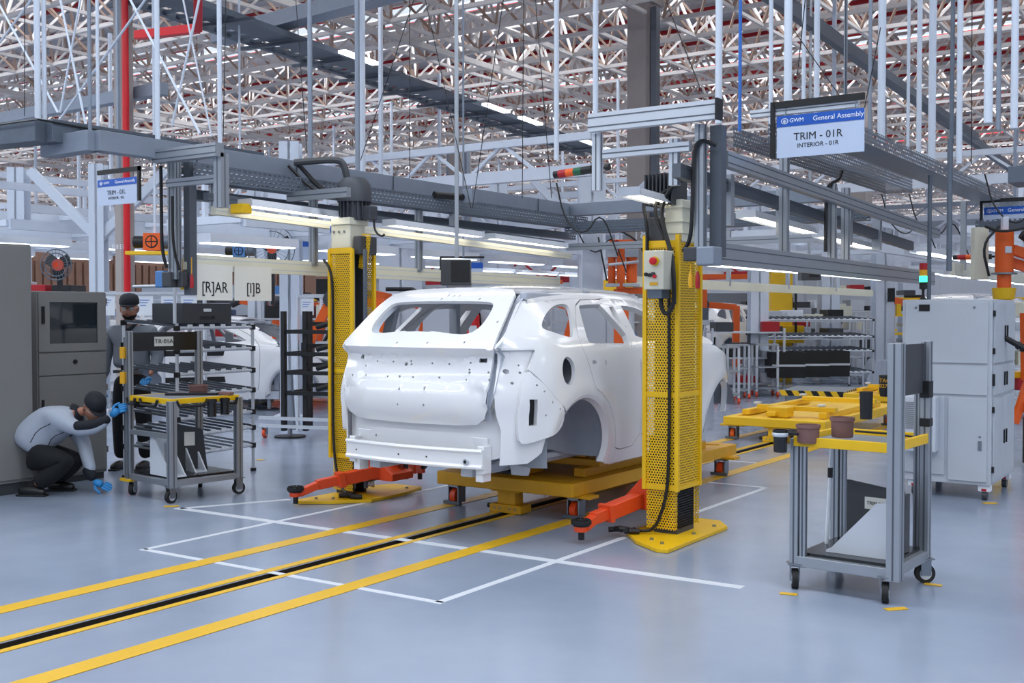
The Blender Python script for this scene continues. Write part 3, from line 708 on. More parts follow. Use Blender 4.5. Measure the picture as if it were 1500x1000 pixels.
def guard(t, poly, z0, z1, name='guard'):
    """folded perforated cover: list of plan points"""
    mb = MB(); n = len(poly); vs = [(x, y, z) for x, y in poly for z in (z0, z1)]
    mb.add(vs, [(2 * i, 2 * i + 2, 2 * i + 3, 2 * i + 1) for i in range(n - 1)])
    return mb.build(name, 'yellow_perf', t, world=True, fix=False)
def make_lift(s, label):
    """s=+1 right column, -1 left column (mirrored)"""
    X = lambda x: s * x
    t = thing('lift_column', label, 'car lift', (X(1.45), 7.25, 0))
    bp = [(1.215, 7.02), (1.42, 6.78), (1.66, 6.62), (1.735, 6.64), (1.735, 7.62), (1.60, 7.80), (1.30, 7.80), (1.22, 7.5)]
    MB().prism([(X(x), y) for x, y in bp], .002, .028).build('base_plate', 'yellow', t, world=True, bevel=.003)
    for x, y in ((1.62, 6.78), (1.66, 7.55), (1.50, 6.86), (1.66, 7.2), (1.35, 7.65)): MB().cyl((X(x), y, .028), (X(x), y, .042), .014, 6).build('anchor_bolt', 'steel', t, world=True)
    xi, xo, y0, y1 = 1.33, 1.585, 7.08, 7.45
    zt = 2.15
    if s < 0: xi, xo, y1 = 1.477, 1.735, 7.36
    # steel column inside
    q = MB().box(*sorted((X(xo - .05), X(xo - .02))), y0 + .05, y1 - .05, .028, zt + .05)
    q.box(*sorted((X(xi + .05), X(xo - .05))), y0 + .05, y0 + .08, .028, zt + .05); q.box(*sorted((X(xi + .05), X(xo - .05))), y1 - .08, y1 - .05, .028, zt + .05)
    q.build('mast', 'mesh_grey', t, world=True)
    MB().cyl((X(xi + .17), 7.29, .05), (X(xi + .17), 7.29, zt + .1), .025, 10).build('lead_screw', 'steel', t, world=True, smooth=True)
    zf = zt if s < 0 else zt - .05
    guard(t, [(X(xi), y0), (X(xo), y0)], .36, zf, 'front_guard'); guard(t, [(X(xo + .002), y0), (X(xo + .002), y1)], .36, zt, 'side_guard')
    guard(t, [(X(xi + .01), y0 + .01), (X(xo - .02), y0 + .01)], .06, .36, 'lower_guard'); guard(t, [(X(xo - .02), y0 + .01), (X(xo - .02), y1 - .03)], .06, .36, 'lower_guard')
    guard(t, [(X(xi + .0), y1), (X(xo), y1)], .06, zt, 'rear_guard')
    e = MB()
    for x, y in ((xi, y0), (xo, y0), (xo, y1), (xi, y1)): 
        MB().cb((X(x), y, (zt + .34) / 2 + .0), (.028, .028, zt - .34)).build('guard_edge', 'yellow', t, world=True)
    for z in (.36, 1.02 if s > 0 else 1.10, zf - .015): MB().cb((X((xi + xo) / 2), y0 - .004, z), (xo - xi, .006, .035 if z < 1.5 else .05)).build('cross_strip', 'yellow', t, world=True)
    for z in (.36, 1.02, zt - .02): MB().cb((X(xo + .004), (y0 + y1) / 2, z), (.006, y1 - y0, .03)).build('cross_strip', 'yellow', t, world=True)
    # carriage and arms
    MB().cb((X(xi + .07), 7.29, .42), (.14, .30, .60)).build('carriage', 'black', t, world=True, bevel=.01)
    px_, py_ = 1.20, 7.30
    q = MB().prism([(X(xi + .02), .50), (X(xi + .02), .17), (X(px_ - .10), .17), (X(px_ - .10), .23)], 7.16, 7.44, 'y')
    q.build('arm_bracket', 'orange', t, world=True, bevel=.006)
    for dy, dirn in ((-.06, Vector((X(1.115) - X(px_ - .02), 6.60 - 7.22, 0)) if s > 0 else Vector((-1.70 + 1.26, 6.62 - 7.2, 0))), (.06, Vector((0, 0, 0)))):
        pass
    def arm(a, b, lab=None):
        a = Vector(a); b = Vector(b); d = b - a; L = d.length; u = d.normalized()
        A = MB().bar(a, a + u * (L * .56), .10, .105).build('arm', 'orange', t, world=True, bevel=.006)
        MB().bar(a + u * (L * .54), a + u * (L * .60), .125, .125).build('arm_collar', 'orange', A, world=True, bevel=.004)
        q = MB(); q.bar(a + u * (L * .56), a + u * (L * .80), .075, .08); q.bar(a + u * (L * .78), a + u * (L * .97) + Vector((0, 0, -.035)), .075, .06)
        q.build('arm_extension', 'orange', t, world=True, bevel=.006)
        MB().cyl(b + Vector((0, 0, -.055)), b + Vector((0, 0, -.02)), .05, 16).build('pad_socket', 'orange', t, world=True, smooth=True)
        P = MB().lathe([(0, -.02), (.055, -.02), (.072, -.002), (.072, .02), (0, .022)], b, 20).build('lifting_pad', 'rubber', t, world=True, smooth=True)
        MB().cyl(b + Vector((0, 0, -.115)), b + Vector((0, 0, -.055)), .022, 12).build('pad_screw', 'black', P, world=True)
        for k in range(10):
            an = 2 * pi * k / 10; MB().cb(b + Vector((.05 * cos(an), .05 * sin(an), .026)), (.018, .018, .008)).build('pad_stud', 'rubber', P, world=True)
    if s > 0:
        arm((1.24, 7.16, .24), (1.10, 6.58, .145)); arm((1.18, 7.44, .24), (.95, 8.15, .145))
    else:
        arm((-1.20, 7.34, .27), at(433, 717, Z=.14)); arm((-1.22, 7.36, .27), at(615, 683, Z=.20))
        q = MB().box(-1.30, -1.12, 7.27, 7.43, .34, .352); q.box(-1.30, -1.12, 7.27, 7.43, .19, .20); q.build('hinge_plate', 'black', t, world=True)
        for x, y in ((-1.27, 7.30), (-1.15, 7.40)): MB().cyl((x, y, .16), (x, y, .40), .02, 10).build('hinge_pin', 'mesh_grey', t, world=True)
    # cable down the front
    if s > 0: pts = [(1.53, 7.05, 2.05), (1.53, 7.055, 1.6), (1.535, 7.06, 1.0), (1.53, 7.06, .5), (1.51, 7.06, .28), (1.44, 7.03, .06), (1.33, 7.0, .045), (1.26, 7.05, .05)]
    else: pts = [(-1.78, 7.05, 2.06), (-1.70, 7.05, 1.98), (-1.675, 7.055, 1.8), (-1.685, 7.055, 1.0), (-1.68, 7.055, .4), (-1.60, 7.04, .12), (-1.45, 6.98, .05), (-1.40, 7.0, .05)]
    MB().tube(pts, .012, 6, 2).build('power_cable', 'black', t, world=True, smooth=True)
    q = MB()
    cx_ = 1.20 if s > 0 else -1.42
    for k in range(5): q.cyl((cx_ - .08 + k * .04, 6.93 + .02 * (k % 2), .045 + .01 * (k % 3)), (cx_ - .02 + k * .04, 6.98 - .02 * (k % 2), .05), .02, 7)
    stuff(q.build('cable_connectors', 'black', t, world=True))
    return t
LR = make_lift(1, 'yellow perforated lift column right of the car, carrying the grey control box')
LL = make_lift(-1, 'yellow perforated lift column left of the car with grey motor on top')
# ---- head of the left lift: gearbox and finned motor
g = MB().box(-1.74, -1.52, 7.10, 7.30, 2.14, 2.40).build('gearbox', 'cream', LL, world=True, bevel=.01)
MB().box(-1.72, -1.50, 7.08, 7.32, 2.36, 2.42).build('gearbox_flange', 'cream', g, world=True, bevel=.004)
for x in (-1.70, -1.64, -1.58): MB().cyl((x, 7.095, 2.30), (x, 7.09, 2.30), .012, 8).build('bolt', 'steel', g, world=True)
mc = (-1.575, 7.22)
MB().lathe([(0, .62), (.10, .61), (.145, .55), (.15, .42), (.15, .40)], (mc[0], mc[1], 2.16), 24).build('motor_cowl', 'motor', LL, world=True, smooth=True)
mo = MB().cyl((mc[0], mc[1], 2.40), (mc[0], mc[1], 2.58), .115, 20).build('motor_body', 'motor', LL, world=True, smooth=True)
for k in range(20):
    a = 2 * pi * k / 20; MB().bar((mc[0] + .11 * cos(a), mc[1] + .11 * sin(a), 2.42), (mc[0] + .11 * cos(a), mc[1] + .11 * sin(a), 2.57), .012, .055, up=(cos(a), sin(a), 0)).build('cooling_fin', 'motor', mo, world=True)
MB().box(-1.45, -1.36, 7.18, 7.28, 2.40, 2.52).build('terminal_box', 'motor', LL, world=True, bevel=.01)
MB().tube([(-1.37, 7.24, 2.40), (-1.36, 7.24, 2.30), (-1.28, 7.24, 2.25), (-1.25, 7.24, 2.27)], .009, 6, 2).build('motor_cable', 'black', LL, world=True, smooth=True)
MB().box(-1.50, -1.42, 7.12, 7.34, 2.10, 2.26).build('head_box', 'mesh_grey', LL, world=True, bevel=.01)
MB().box(-1.80, -1.755, 7.15, 7.22, 2.30, 2.36).build('limit_switch', 'blue', LL, world=True, bevel=.004)
# yellow belt guard leaning inside
mb = MB().bar((-1.46, 7.20, 1.98), (-1.42, 7.20, 2.28), .10, .01, up=(0, 1, 0)); mb.build('inner_guard', 'yellow_perf', LL, world=True)
MB().box(-1.36, -1.34, 7.09, 7.12, .1, 2.14).build('guide_rail', 'galv', LL, world=True)
# ---- right lift head
h = MB().box(1.46, 1.60, 7.12, 7.36, 2.10, 2.40).build('gearbox', 'cream', LR, world=True, bevel=.01)
for z in (2.16, 2.24, 2.34): MB().box(1.44, 1.61, 7.11, 7.37, z, z + .012).build('gearbox_rib', 'cream', h, world=True)
MB().box(1.33, 1.46, 7.10, 7.36, 1.78, 2.28).build('head_box', 'mesh_grey', LR, world=True, bevel=.01)
for k in range(8): MB().box(1.33 + k * .03, 1.34 + k * .03, 7.06, 7.30, 2.36, 2.58).build('cooling_fin', 'mesh_grey', LR, world=True)
cbx = MB().box(1.43, 1.585, 6.86, 7.02, 1.76, 2.03).build('control_box', 'cream', LR, world=True, bevel=.008); cbx['label'] = 'cream control box with red emergency stop button'
MB().cyl((1.52, 6.858, 1.955), (1.52, 6.848, 1.955), .032, 20).build('stop_ring', 'yellow', cbx, world=True, smooth=True)
MB().lathe([(0, .03), (.018, .03), (.026, .022), (.026, .012), (.012, .01), (.012, 0)], (0, 0, 0), 18)
mb = MB().lathe([(0, .036), (.018, .036), (.027, .028), (.027, .014), (.013, .012), (.013, 0)], (0, 0, 0), 18); mb.v = [(1.52 + x, 6.848 - z, 1.955 + y) for x, y, z in mb.v]
mb.build('stop_button', 'red_bright', cbx, world=True, smooth=True)
for x, z, m_ in ((1.455, 1.865, 'black'), (1.485, 1.86, 'black'), (1.51, 1.868, 'mesh_grey'), (1.52, 1.85, 'red_bright')): MB().cyl((x, 6.858, z), (x, 6.84, z), .013, 10).build('selector_knob', m_, cbx, world=True)
MB().box(1.48, 1.54, 6.855, 6.858, 1.79, 1.81).build('rating_plate', 'yellow_skid', cbx, world=True)
MB().box(1.45, 1.56, 6.88, 7.0, 1.70, 1.76).build('bracket', 'galv', cbx, world=True)
MB().box(1.45, 1.55, 7.02, 7.08, 1.80, 1.95).build('bracket', 'galv', cbx, world=True)
for nm, pts, r in (('control_cable', [(1.52, 6.95, 1.76), (1.52, 6.95, 1.63), (1.56, 6.96, 1.58), (1.61, 6.97, 1.66), (1.61, 6.97, 1.8), (1.58, 7.0, 2.0), (1.50, 7.02, 2.2), (1.47, 7.04, 2.35), (1.56, 7.05, 2.50), (1.70, 7.1, 2.56)], .016),
                   ('control_cable', [(1.60, 7.0, 1.66), (1.57, 7.02, 2.05), (1.44, 7.03, 2.24), (1.42, 7.05, 2.42), (1.60, 7.08, 2.50)], .013),
                   ('control_cable', [(1.36, 7.05, 2.02), (1.36, 7.05, 2.22), (1.30, 7.08, 2.42), (1.42, 7.1, 2.46)], .013)):
    MB().tube(pts, r, 7, 2).build(nm, 'black', LR, world=True, smooth=True)
# ================================================================= overhead gantries, trays, hangers, signs
def prof(mb, a, b, w=.08, h=None, m=None):
    """aluminium profile look: bar with proud ribs along its faces"""
    mb.bar(a, b, w, h or w); return mb
def profile(name, a, b, w, h, m, parent, groove='alu_dark'):
    o = MB().bar(a, b, w, h).build(name, m, parent, world=True)
    A = Vector(a); B = Vector(b); d = (B - A).normalized(); up = Vector((0, 0, 1)) if abs(d.z) < .95 else Vector((0, 1, 0)); r = d.cross(up).normalized(); u = r.cross(d)
    g = MB(); rows = (0,) if max(w, h) < .09 else (-.25, .25)
    for k in rows:
        for sg in (1, -1):
            o1 = r * (sg * (w / 2 + .0005)) + u * (k * h); g.bar(A + o1, B + o1, .002, .008, up=tuple(u))
            if abs(d.z) > .95:
                o2 = u * (sg * (h / 2 + .0005)) + r * (k * w); g.bar(A + o2, B + o2, .008, .002, up=tuple(u))
    G_ = g.build('groove', groove, o, world=True); stuff(G_)
    return o
GL = thing('overhead_gantry', 'left overhead gantry of aluminium profiles and cream lower rail beside the car', 'gantry', (-2.0, 7, 2.0))
GR = thing('overhead_gantry', 'right overhead gantry of aluminium profiles over the right lift', 'gantry', (2.0, 7, 2.0))
# --- left gantry
XL = -2.02
profile('top_beam', (-2.10, 5.55, 2.80), (-1.38, 5.55, 2.80), .08, .10, 'alu', GL)
profile('cross_beam', (-2.05, 5.62, 2.60), (-1.42, 5.62, 2.60), .045, .06, 'alu', GL)
profile('inner_leg', (-1.42, 5.60, 2.78), (-1.42, 5.60, 2.38), .08, .08, 'alu', GL)
profile('main_post', (XL - .03, 5.68, 2.78), (XL - .03, 5.68, 1.86), .09, .06, 'alu', GL)
MB().box(XL - .01, XL + .06, 5.75, 5.82, 1.74, 2.78).build('dark_post', 'alu_dark', GL, world=True)
profile('side_leg', (-1.98, 6.02, 2.70), (-1.98, 6.02, 2.40), .06, .06, 'alu', GL)
profile('lower_rail', (XL, 5.75, 2.0), (XL, 11.3, 1.965), .05, .12, 'cream', GL, 'cab_light')
profile('lamp_rail', (-1.86, 5.90, 2.405), (-1.86, 11.3, 2.27), .06, .065, 'cream', GL, 'cab_light')
for y in (7.15, 8.63): profile('hanger_post', (XL + .02, y, 2.62), (XL + .02, y, 2.02), .06, .06, 'alu', GL)
for y in (7.75, 9.1): MB().box(-1.98, -1.94, y, y + .04, 2.40, 2.75).build('hanger_bracket', 'alu', GL, world=True)
profile('light_bar', (-1.95, 5.9, 2.52), (-1.95, 11.3, 2.42), .05, .06, 'galv', GL)
MB().box(XL - .12, XL - .02, 5.62, 5.75, 1.80, 1.92).build('switch_block', 'mesh_grey', GL, world=True, bevel=.01)
MB().box(XL - .01, XL + .05, 5.68, 5.74, 1.80, 1.92).build('switch_block', 'mesh_grey', GL, world=True, bevel=.01)
MB().box(XL - .24, XL - .13, 5.65, 5.75, 1.80, 1.93).build('junction_box', 'blue_far', GL, world=True, bevel=.01)
MB().tube([(XL - .09, 5.60, 2.74), (XL - .10, 5.61, 2.4), (XL - .10, 5.61, 2.1), (XL - .07, 5.63, 1.95)], .014, 6, 2).build('cable', 'black', GL, world=True, smooth=True)
MB().tube([(XL + .02, 5.62, 2.5), (XL + .02, 5.62, 2.1), (XL + .05, 5.66, 1.93)], .012, 6, 2).build('cable', 'black', GL, world=True, smooth=True)
MB().box(-1.80, -1.66, 6.02, 6.12, 2.385, 2.46).build('clamp', 'yellow', GL, world=True, bevel=.005)
MB().tube([(-2.0, 6.95, 2.90), (-1.98, 7.0, 2.86), (-1.8, 7.05, 2.66), (-1.62, 7.12, 2.62), (-1.58, 7.2, 2.52)], .02, 7, 2).build('cable', 'black', GL, world=True, smooth=True)
MB().tube([(-2.0, 6.85, 2.87), (-1.85, 6.98, 2.66), (-1.65, 7.1, 2.60), (-1.57, 7.22, 2.50)], .014, 7, 2).build('cable', 'black', GL, world=True, smooth=True)
MB().tube([(-1.98, 6.9, 2.90), (-1.7, 7.1, 2.93), (-1.62, 7.15, 2.90), (-1.60, 7.18, 2.6)], .03, 8, 2).build('conduit', 'mesh_grey', GL, world=True, smooth=True)
profile('cross_beam', (-2.0, 6.85, 2.60), (-1.3, 6.85, 2.60), .05, .08, 'alu', GL)
# luminaires: reflector, tube, end plate
def lum(name, a, b, label, w=.16, far=False, group=None, single=True):
    a = Vector(a); b = Vector(b); t = thing(name, label, 'light', tuple((a + b) / 2), 0, group)
    d = (b - a).normalized(); r = d.cross(Vector((0, 0, 1))).normalized(); u = r.cross(d)
    q = MB(); vs = []
    for p in (a, b): vs += [p + r * w / 2 - u * .015, p + r * w * .3 + u * .045, p - r * w * .3 + u * .045, p - r * w / 2 - u * .015]
    q.add(vs, [(0, 1, 5, 4), (1, 2, 6, 5), (2, 3, 7, 6)]); q.build('reflector', 'alu_white' if not far else 'white', t, world=True)
    for s_ in (-1, 1) if not far else (0,):
        MB().cyl(a + r * .035 * s_ + d * .04, b + r * .035 * s_ - d * .04, .013 if not far else .03, 8).build('tube', 'lamp' if not far else 'lamp_far', t, world=True, smooth=True)
    if not far:
        for p in (a, b): MB().bar(p - r * w / 2 + u * .015, p + r * w / 2 + u * .015, .008, .06).build('end_plate', 'alu_white', t, world=True)
    return t
for k, (a, b, lb) in enumerate([((-1.72, 6.10, 2.46), (-1.72, 7.45, 2.43), 'lit batten light left of the grey lift motor'), ((-1.72, 7.85, 2.42), (-1.72, 9.25, 2.39), 'lit batten light right of the grey lift motor, middle of its row'),
                                ((-1.72, 9.45, 2.385), (-1.72, 10.9, 2.36), 'farthest lit batten light of the left gantry, above the car roof')]): lum('batten_light', a, b, lb)
# --- trays of the left side
def tray(name, pts, w, h, m, label, cat='cable tray', lid=False, box=False):
    t = thing(name, label, cat, pts[0])
    for a, b in zip(pts, pts[1:]):
        a = Vector(a); b = Vector(b); d = (b - a).normalized(); r = d.cross(Vector((0, 0, 1))).normalized(); a2 = a; b2 = b
        if box: MB().bar(a2, b2, w, h).build('duct', m, t, world=True, bevel=.004)
        else:
            for s_ in (-1, 1): MB().bar(a2 + r * s_ * w / 2, b2 + r * s_ * w / 2, .003, h).build('side_wall', m, t, world=True)
            MB().bar(a2 + Vector((0, 0, -h / 2)), b2 + Vector((0, 0, -h / 2)), w, .003).build('bottom', m, t, world=True)
    return t
Z1 = 2.86
tr = tray('cable_duct', [(-2.75, 5.05, Z1), (-2.12, 5.02, Z1), (-2.12, 11.6, Z1)], .12, .15, 'galv_light', 'grey square cable duct running above the left gantry', 'cable duct', box=True)
for y in (5.9, 7.0, 8.3, 9.6, 10.9): MB().box(-2.055, -2.05, y, y + .01, Z1 - .075, Z1 + .075).build('joint', 'alu_dark', tr, world=True)
tray('cable_tray', [(-1.99, 5.75, 2.70), (-1.99, 11.8, 2.70)], .16, .14, 'tray_perf', 'perforated grey cable tray under the duct of the left gantry')
tray('cable_tray', [(-2.25, 6.0, 2.56), (-2.25, 12.0, 2.56)], .10, .08, 'tray_perf', 'lower slim perforated tray of the left gantry')
p0 = at(-60, 180, Z=2.95); p1 = at(66, 192, Z=2.95); 
tr = tray('cable_duct', [(p1.x - 1.2, p1.y - .12, 2.95), tuple(p1), (p1.x, p1.y + 2.1, 2.95)], .18, .17, 'galv', 'big grey duct entering at the upper left and turning towards the lift', 'cable duct', box=True)
MB().tube([(p1.x - 1.0, p1.y - .23, 3.0), (p1.x + .1, p1.y - .12, 3.01), (p1.x + .1, p1.y + .3, 3.0), (p1.x + .1, p1.y + 2.0, 3.0)], .008, 5).build('wire', 'black', tr, world=True)
# far ceiling cable tray running diagonally
q0 = at(215, -10, Z=6.3); q1 = at(880, 225, Z=6.3); dd = (q1 - q0).normalized(); rr = dd.cross(Vector((0, 0, 1)))
t = thing('cable_ladder', 'wide grey cable ladder hung high across the left of the roof', 'cable tray', tuple(q0))
for o_, w_ in ((-.55, .10), (-.1, .08), (.15, .5)): MB().bar(q0 + rr * o_, q1 + rr * o_, w_, .10).build('side_rail', 'galv', t, world=True)
nr = int((q1 - q0).length / .30)
rg = MB().bar((0, 0, 0), rr * -.45, .10, .03).build('rung', 'galv', t); rg.location = rr * -.1
for k in range(1, nr): c = rg.copy(); COL.objects.link(c); c.parent = t; c.location = rr * -.1 + dd * (k * .30)
for k in range(int(nr / 5)): MB().bar(q0 + dd * (k * 1.5) + rr * -.75 + Vector((0, 0, -.1)), q0 + dd * (k * 1.5) + rr * .75 + Vector((0, 0, -.1)), .08, .05).build('hanger_bar', 'alu_dark', t, world=True)
T_ = thing('strip_lighting', 'strip of lit battens under the high cable ladder', 'light', tuple(q0))
d_ = (q1 - q0)
for k in (1, 4, 5, 7, 8):
    f = .12 + k * .1; c = q0 + d_ * f + Vector((.75, 0, -.1)); MB().bar(c, c + d_.normalized() * 1.1, .16, .05).build('lamp', 'lamp_far', T_, world=True)
tray('duct_run', [at(320, 55, Z=6.6), at(640, -30, Z=6.6)], .35, .25, 'galv_light', 'grey rectangular duct crossing near the top left of the roof', 'duct', box=True)
tray('duct_run', [at(-20, 178, Z=4.9), at(240, 130, Z=4.9)], .16, .18, 'galv_light', 'thin pale pipe rail behind the top left duct', 'duct', box=True)
tray('duct_run', [at(1130, -10, Z=6.4), at(1502, 262, Z=6.0)], .16, .22, 'galv', 'upper of two grey diagonal beams at the upper right', 'duct', box=True)
tray('duct_run', [at(1075, -40, Z=6.0), at(1430, 200, Z=5.9)], .12, .16, 'galv', 'lower of two grey diagonal beams at the upper right', 'duct', box=True)
tr = tray('fire_pipe', [at(290, -10, Z=5.2), at(290, 42, Z=4.95), at(200, 52, Z=4.95)], .1, .1, 'red_bright', 'red elbowed pipe at the top of the E18 column', 'pipe', box=True)
# --- right gantry
profile('top_beam', (1.24, 6.45, 2.865), (2.16, 6.45, 2.865), .06, .12, 'alu_white', GR)
MB().box(2.16, 2.175, 6.40, 6.49, 2.80, 2.93).build('end_cap', 'black', GR, world=True)
profile('cross_beam', (1.32, 6.5, 2.66), (1.95, 6.5, 2.66), .05, .06, 'alu_white', GR)
profile('outer_leg', (1.27, 6.50, 2.80), (1.27, 6.50, 2.42), .06, .05, 'alu_white', GR)
profile('inner_leg', (1.83, 6.52, 2.72), (1.83, 6.52, 2.42), .06, .05, 'alu_white', GR)
profile('main_post', (2.0, 6.55, 2.80), (2.0, 6.55, 1.94), .06, .06, 'alu', GR)
MB().box(2.03, 2.11, 6.62, 6.70, 1.96, 2.80).build('dark_post', 'alu_dark', GR, world=True)
MB().tube([(2.10, 6.56, 2.66), (2.02, 6.50, 2.70), (1.97, 6.50, 2.64), (1.965, 6.50, 2.2), (1.94, 6.52, 2.06), (1.88, 6.55, 2.0)], .014, 6, 2).build('cable', 'black', GR, world=True, smooth=True)
MB().box(1.90, 2.02, 6.50, 6.56, 1.93, 2.02).build('switch_block', 'mesh_grey', GR, world=True, bevel=.008)
MB().box(2.0, 2.12, 6.48, 6.62, 1.90, 2.02).build('junction_box', 'galv_light', GR, world=True, bevel=.01)
profile('upper_rail', (2.07, 6.75, 2.60), (2.07, 12.4, 2.45), .06, .10, 'alu', GR)
profile('middle_rail', (1.90, 6.4, 2.50), (1.90, 12.0, 2.30), .06, .09, 'alu_dark', GR)
profile('lower_rail', (2.05, 6.7, 1.985), (2.05, 12.3, 1.965), .05, .14, 'alu', GR)
for y in (7.95, 9.05, 9.40): profile('hanger_post', (2.03, y, 2.80 if y < 9 else 2.66), (2.03, y, 2.05), .06, .06, 'alu', GR)
for y in (7.15, 8.2, 9.8, 10.7): MB().box(1.87, 1.95, y, y + .06, 2.2, 2.55).build('hanger_bracket', 'alu', GR, world=True)
MB().tube([(2.06, 9.2, 2.78), (2.05, 9.15, 2.70), (2.03, 9.0, 2.66), (2.0, 8.98, 2.6), (2.0, 8.98, 2.1)], .016, 6, 2).build('cable', 'black', GR, world=True, smooth=True)
for k, (a, b, lb) in enumerate([((1.45, 6.62, 2.40), (1.45, 7.7, 2.36), 'batten light above the control box of the right lift'), ((1.75, 7.9, 2.33), (1.75, 9.3, 2.29), 'batten light under the right gantry behind the TRIM sign posts'), ((1.75, 9.6, 2.28), (1.75, 11.0, 2.24), 'farther batten light under the right gantry')]): lum('batten_light', a, b, lb)
tr = tray('cable_tray', [(2.25, 7.6, 2.98), (2.25, 15.5, 2.98)], .30, .12, 'tray_perf', 'wide perforated tray running behind the large TRIM 01R sign')
tray('cable_tray', [(1.5, 8.6, 3.05), (1.5, 13, 3.05)], .30, .16, 'tray_perf', 'perforated tray crossing above the right gantry')
tray('cable_duct', [(-2.12, 11.7, 2.86), (1.2, 11.7, 2.86)], .12, .15, 'galv_light', 'grey duct bridging over the car from left gantry to right column', 'cable duct', box=True)
tray('cable_tray', [(-2.0, 11.5, 2.62), (1.6, 11.5, 2.62)], .16, .14, 'tray_perf', 'perforated tray bridging over the car below the duct')
profile('bridge_beam', (-1.9, 11.3, 2.38), (1.9, 11.3, 2.38), .05, .08, 'alu', GR)
tray('cable_duct', [(3.2, 10.2, 2.75), (3.6, 10.2, 2.75), (3.6, 16, 2.75)], .42, .14, 'galv', 'wide shallow grey duct at the upper right above the orange robot', 'cable duct', box=True)
tray('cable_tray', [(2.35, 13.0, 2.55), (5.5, 13.0, 2.55)], .20, .12, 'tray_perf', 'perforated tray crossing behind the TRIM 02R sign')
# --- signs
def sign(loc, w_, h_, bar, lines, label, brk=-1, k=1.0):
    t = thing('hanging_sign', label, 'sign', loc)
    if brk > 0 or loc[1] > 10: MB().bar((w_ / 2, .02, h_ + .08), (w_ / 2, .02, 7.35 - loc[2]), .03).build('hanger_rod', 'galv_light', t)
    MB().box(0, w_, -.004, .004, 0, h_).build('board', 'sign_white', t)
    MB().box(0, w_, -.0065, -.004, h_ - bar, h_).build('blue_band', 'sign_blue', t)
    yb = h_ + .055
    MB().box(-.02 if brk < 0 else 0, w_ + (.0 if brk < 0 else .05), -.012, .012, yb, yb + .045).build('hanger_bar', 'black', t)
    x = -.045 if brk < 0 else w_ + .02
    MB().box(x, x + .03, -.012, .012, 0.0 if brk < 0 else .02, yb + .045).build('hanger_upright', 'black', t)
    for xx in (.10 * w_, .9 * w_): MB().cyl((xx, 0, h_ - .01), (xx, 0, yb), .004, 5).build('hook', 'steel', t)
    R_ = (pi / 2, 0, 0); yb_ = -.0075; cy = h_ - bar / 2
    text('GWM', bar * .52, 'letter_white', t, (w_ * .235, yb_, cy), R_); text('General Assembly', bar * .62, 'letter_white', t, (w_ * .71, yb_, cy), R_)
    text(lines[0], h_ * .25, 'ink', t, (w_ * .48, -.005, h_ * .47), R_); text(lines[1], h_ * .145, 'ink', t, (w_ * .48, -.005, h_ * .26), R_)
    lg = MB(); c = (w_ * .095, cy); r = bar * .24
    for q in range(14):
        a0 = 2 * pi * q / 14; a1 = 2 * pi * (q + 1) / 14
        lg.bar((c[0] + r * 1.3 * cos(a0), yb_, c[1] + r * sin(a0)), (c[0] + r * 1.3 * cos(a1), yb_, c[1] + r * sin(a1)), .004 * k, .004 * k)
    for xx, s0 in ((-.45, .5), (0, .9), (.45, .5)): lg.bar((c[0] + r * xx, yb_, c[1] - r * s0), (c[0] + r * xx, yb_, c[1] + r * s0 * .6), .004 * k, .005 * k)
    lg.build('emblem', 'letter_white', t)
    return t
s1 = at(1138, 232, Y=7.35); e1 = at(1266, 222, Y=7.35)
sign(tuple(s1), e1.x - s1.x, .285, .075, ('TRIM - 01R', 'INTERIOR - 01R'), 'large blue and white hanging sign reading TRIM - 01R')
profile('sign_arm', (2.0, 7.38, 2.985), (s1.x + .55, 7.38, 2.985), .05, .05, 'alu_white', GR)
s2 = at(1441, 345, Y=14.0); e2 = at(1530, 340, Y=14.0)
sign(tuple(s2), e2.x - s2.x, .33, .09, ('TRIM - 02R', 'INTERIOR - 02R'), 'hanging sign reading TRIM - 02R cut by the right picture edge')
s3 = at(144, 302, Y=7.0); e3 = at(201, 296, Y=7.0)
sign(tuple(s3), e3.x - s3.x, .26, .07, ('TRIM - 01L', 'INTERIOR - 01L'), 'hanging sign reading TRIM - 01L left of the red pipe', brk=1)
# --- paper notices on the cream rail
for a, b, tx, lb in ((289, 342, '[R]AR', 'paper notice reading [R]AR taped to the cream rail'), (345, 399, '[I]B', 'paper notice reading [I]B taped to the cream rail')):
    A = at(a, 384, X=-1.97); B = at(b, 388, X=-1.97); wd = B.y - A.y
    t = thing('paper_notice', lb, 'notice', (-1.985, A.y, 1.70))
    MB().box(-.001, .002, 0, wd, 0, .285).build('sheet', 'paper', t)
    text(tx, .125, 'ink', t, (.004, wd / 2, .10), (pi / 2, 0, pi / 2)).scale = (.85, 1, 1)
# --- pull handles
def pull(p, m, lb):
    t = thing('pull_handle', lb, 'handle', tuple(p))
    MB().lathe([(0, 0), (.014, .0), (.016, .03), (.015, .08), (.006, .11), (0, .112)], (0, 0, 0), 10).build('grip', m, t, smooth=True)
    MB().cyl((0, 0, .11), (0, 0, .24), .004, 5).build('cord', 'yellow_skid', t)
pull(at(267, 424, X=XL), 'yellow', 'yellow pull handle hanging beside the dark post on the left gantry'); pull(at(281, 422, X=XL + .1), 'red', 'red pull handle hanging beside the dark post on the left gantry')
pull((1.942, 6.53, 1.76), 'yellow_skid', 'yellow pull handle hanging over the right lift column'); pull((1.99, 6.53, 1.755), 'red', 'red pull handle hanging over the right lift column')
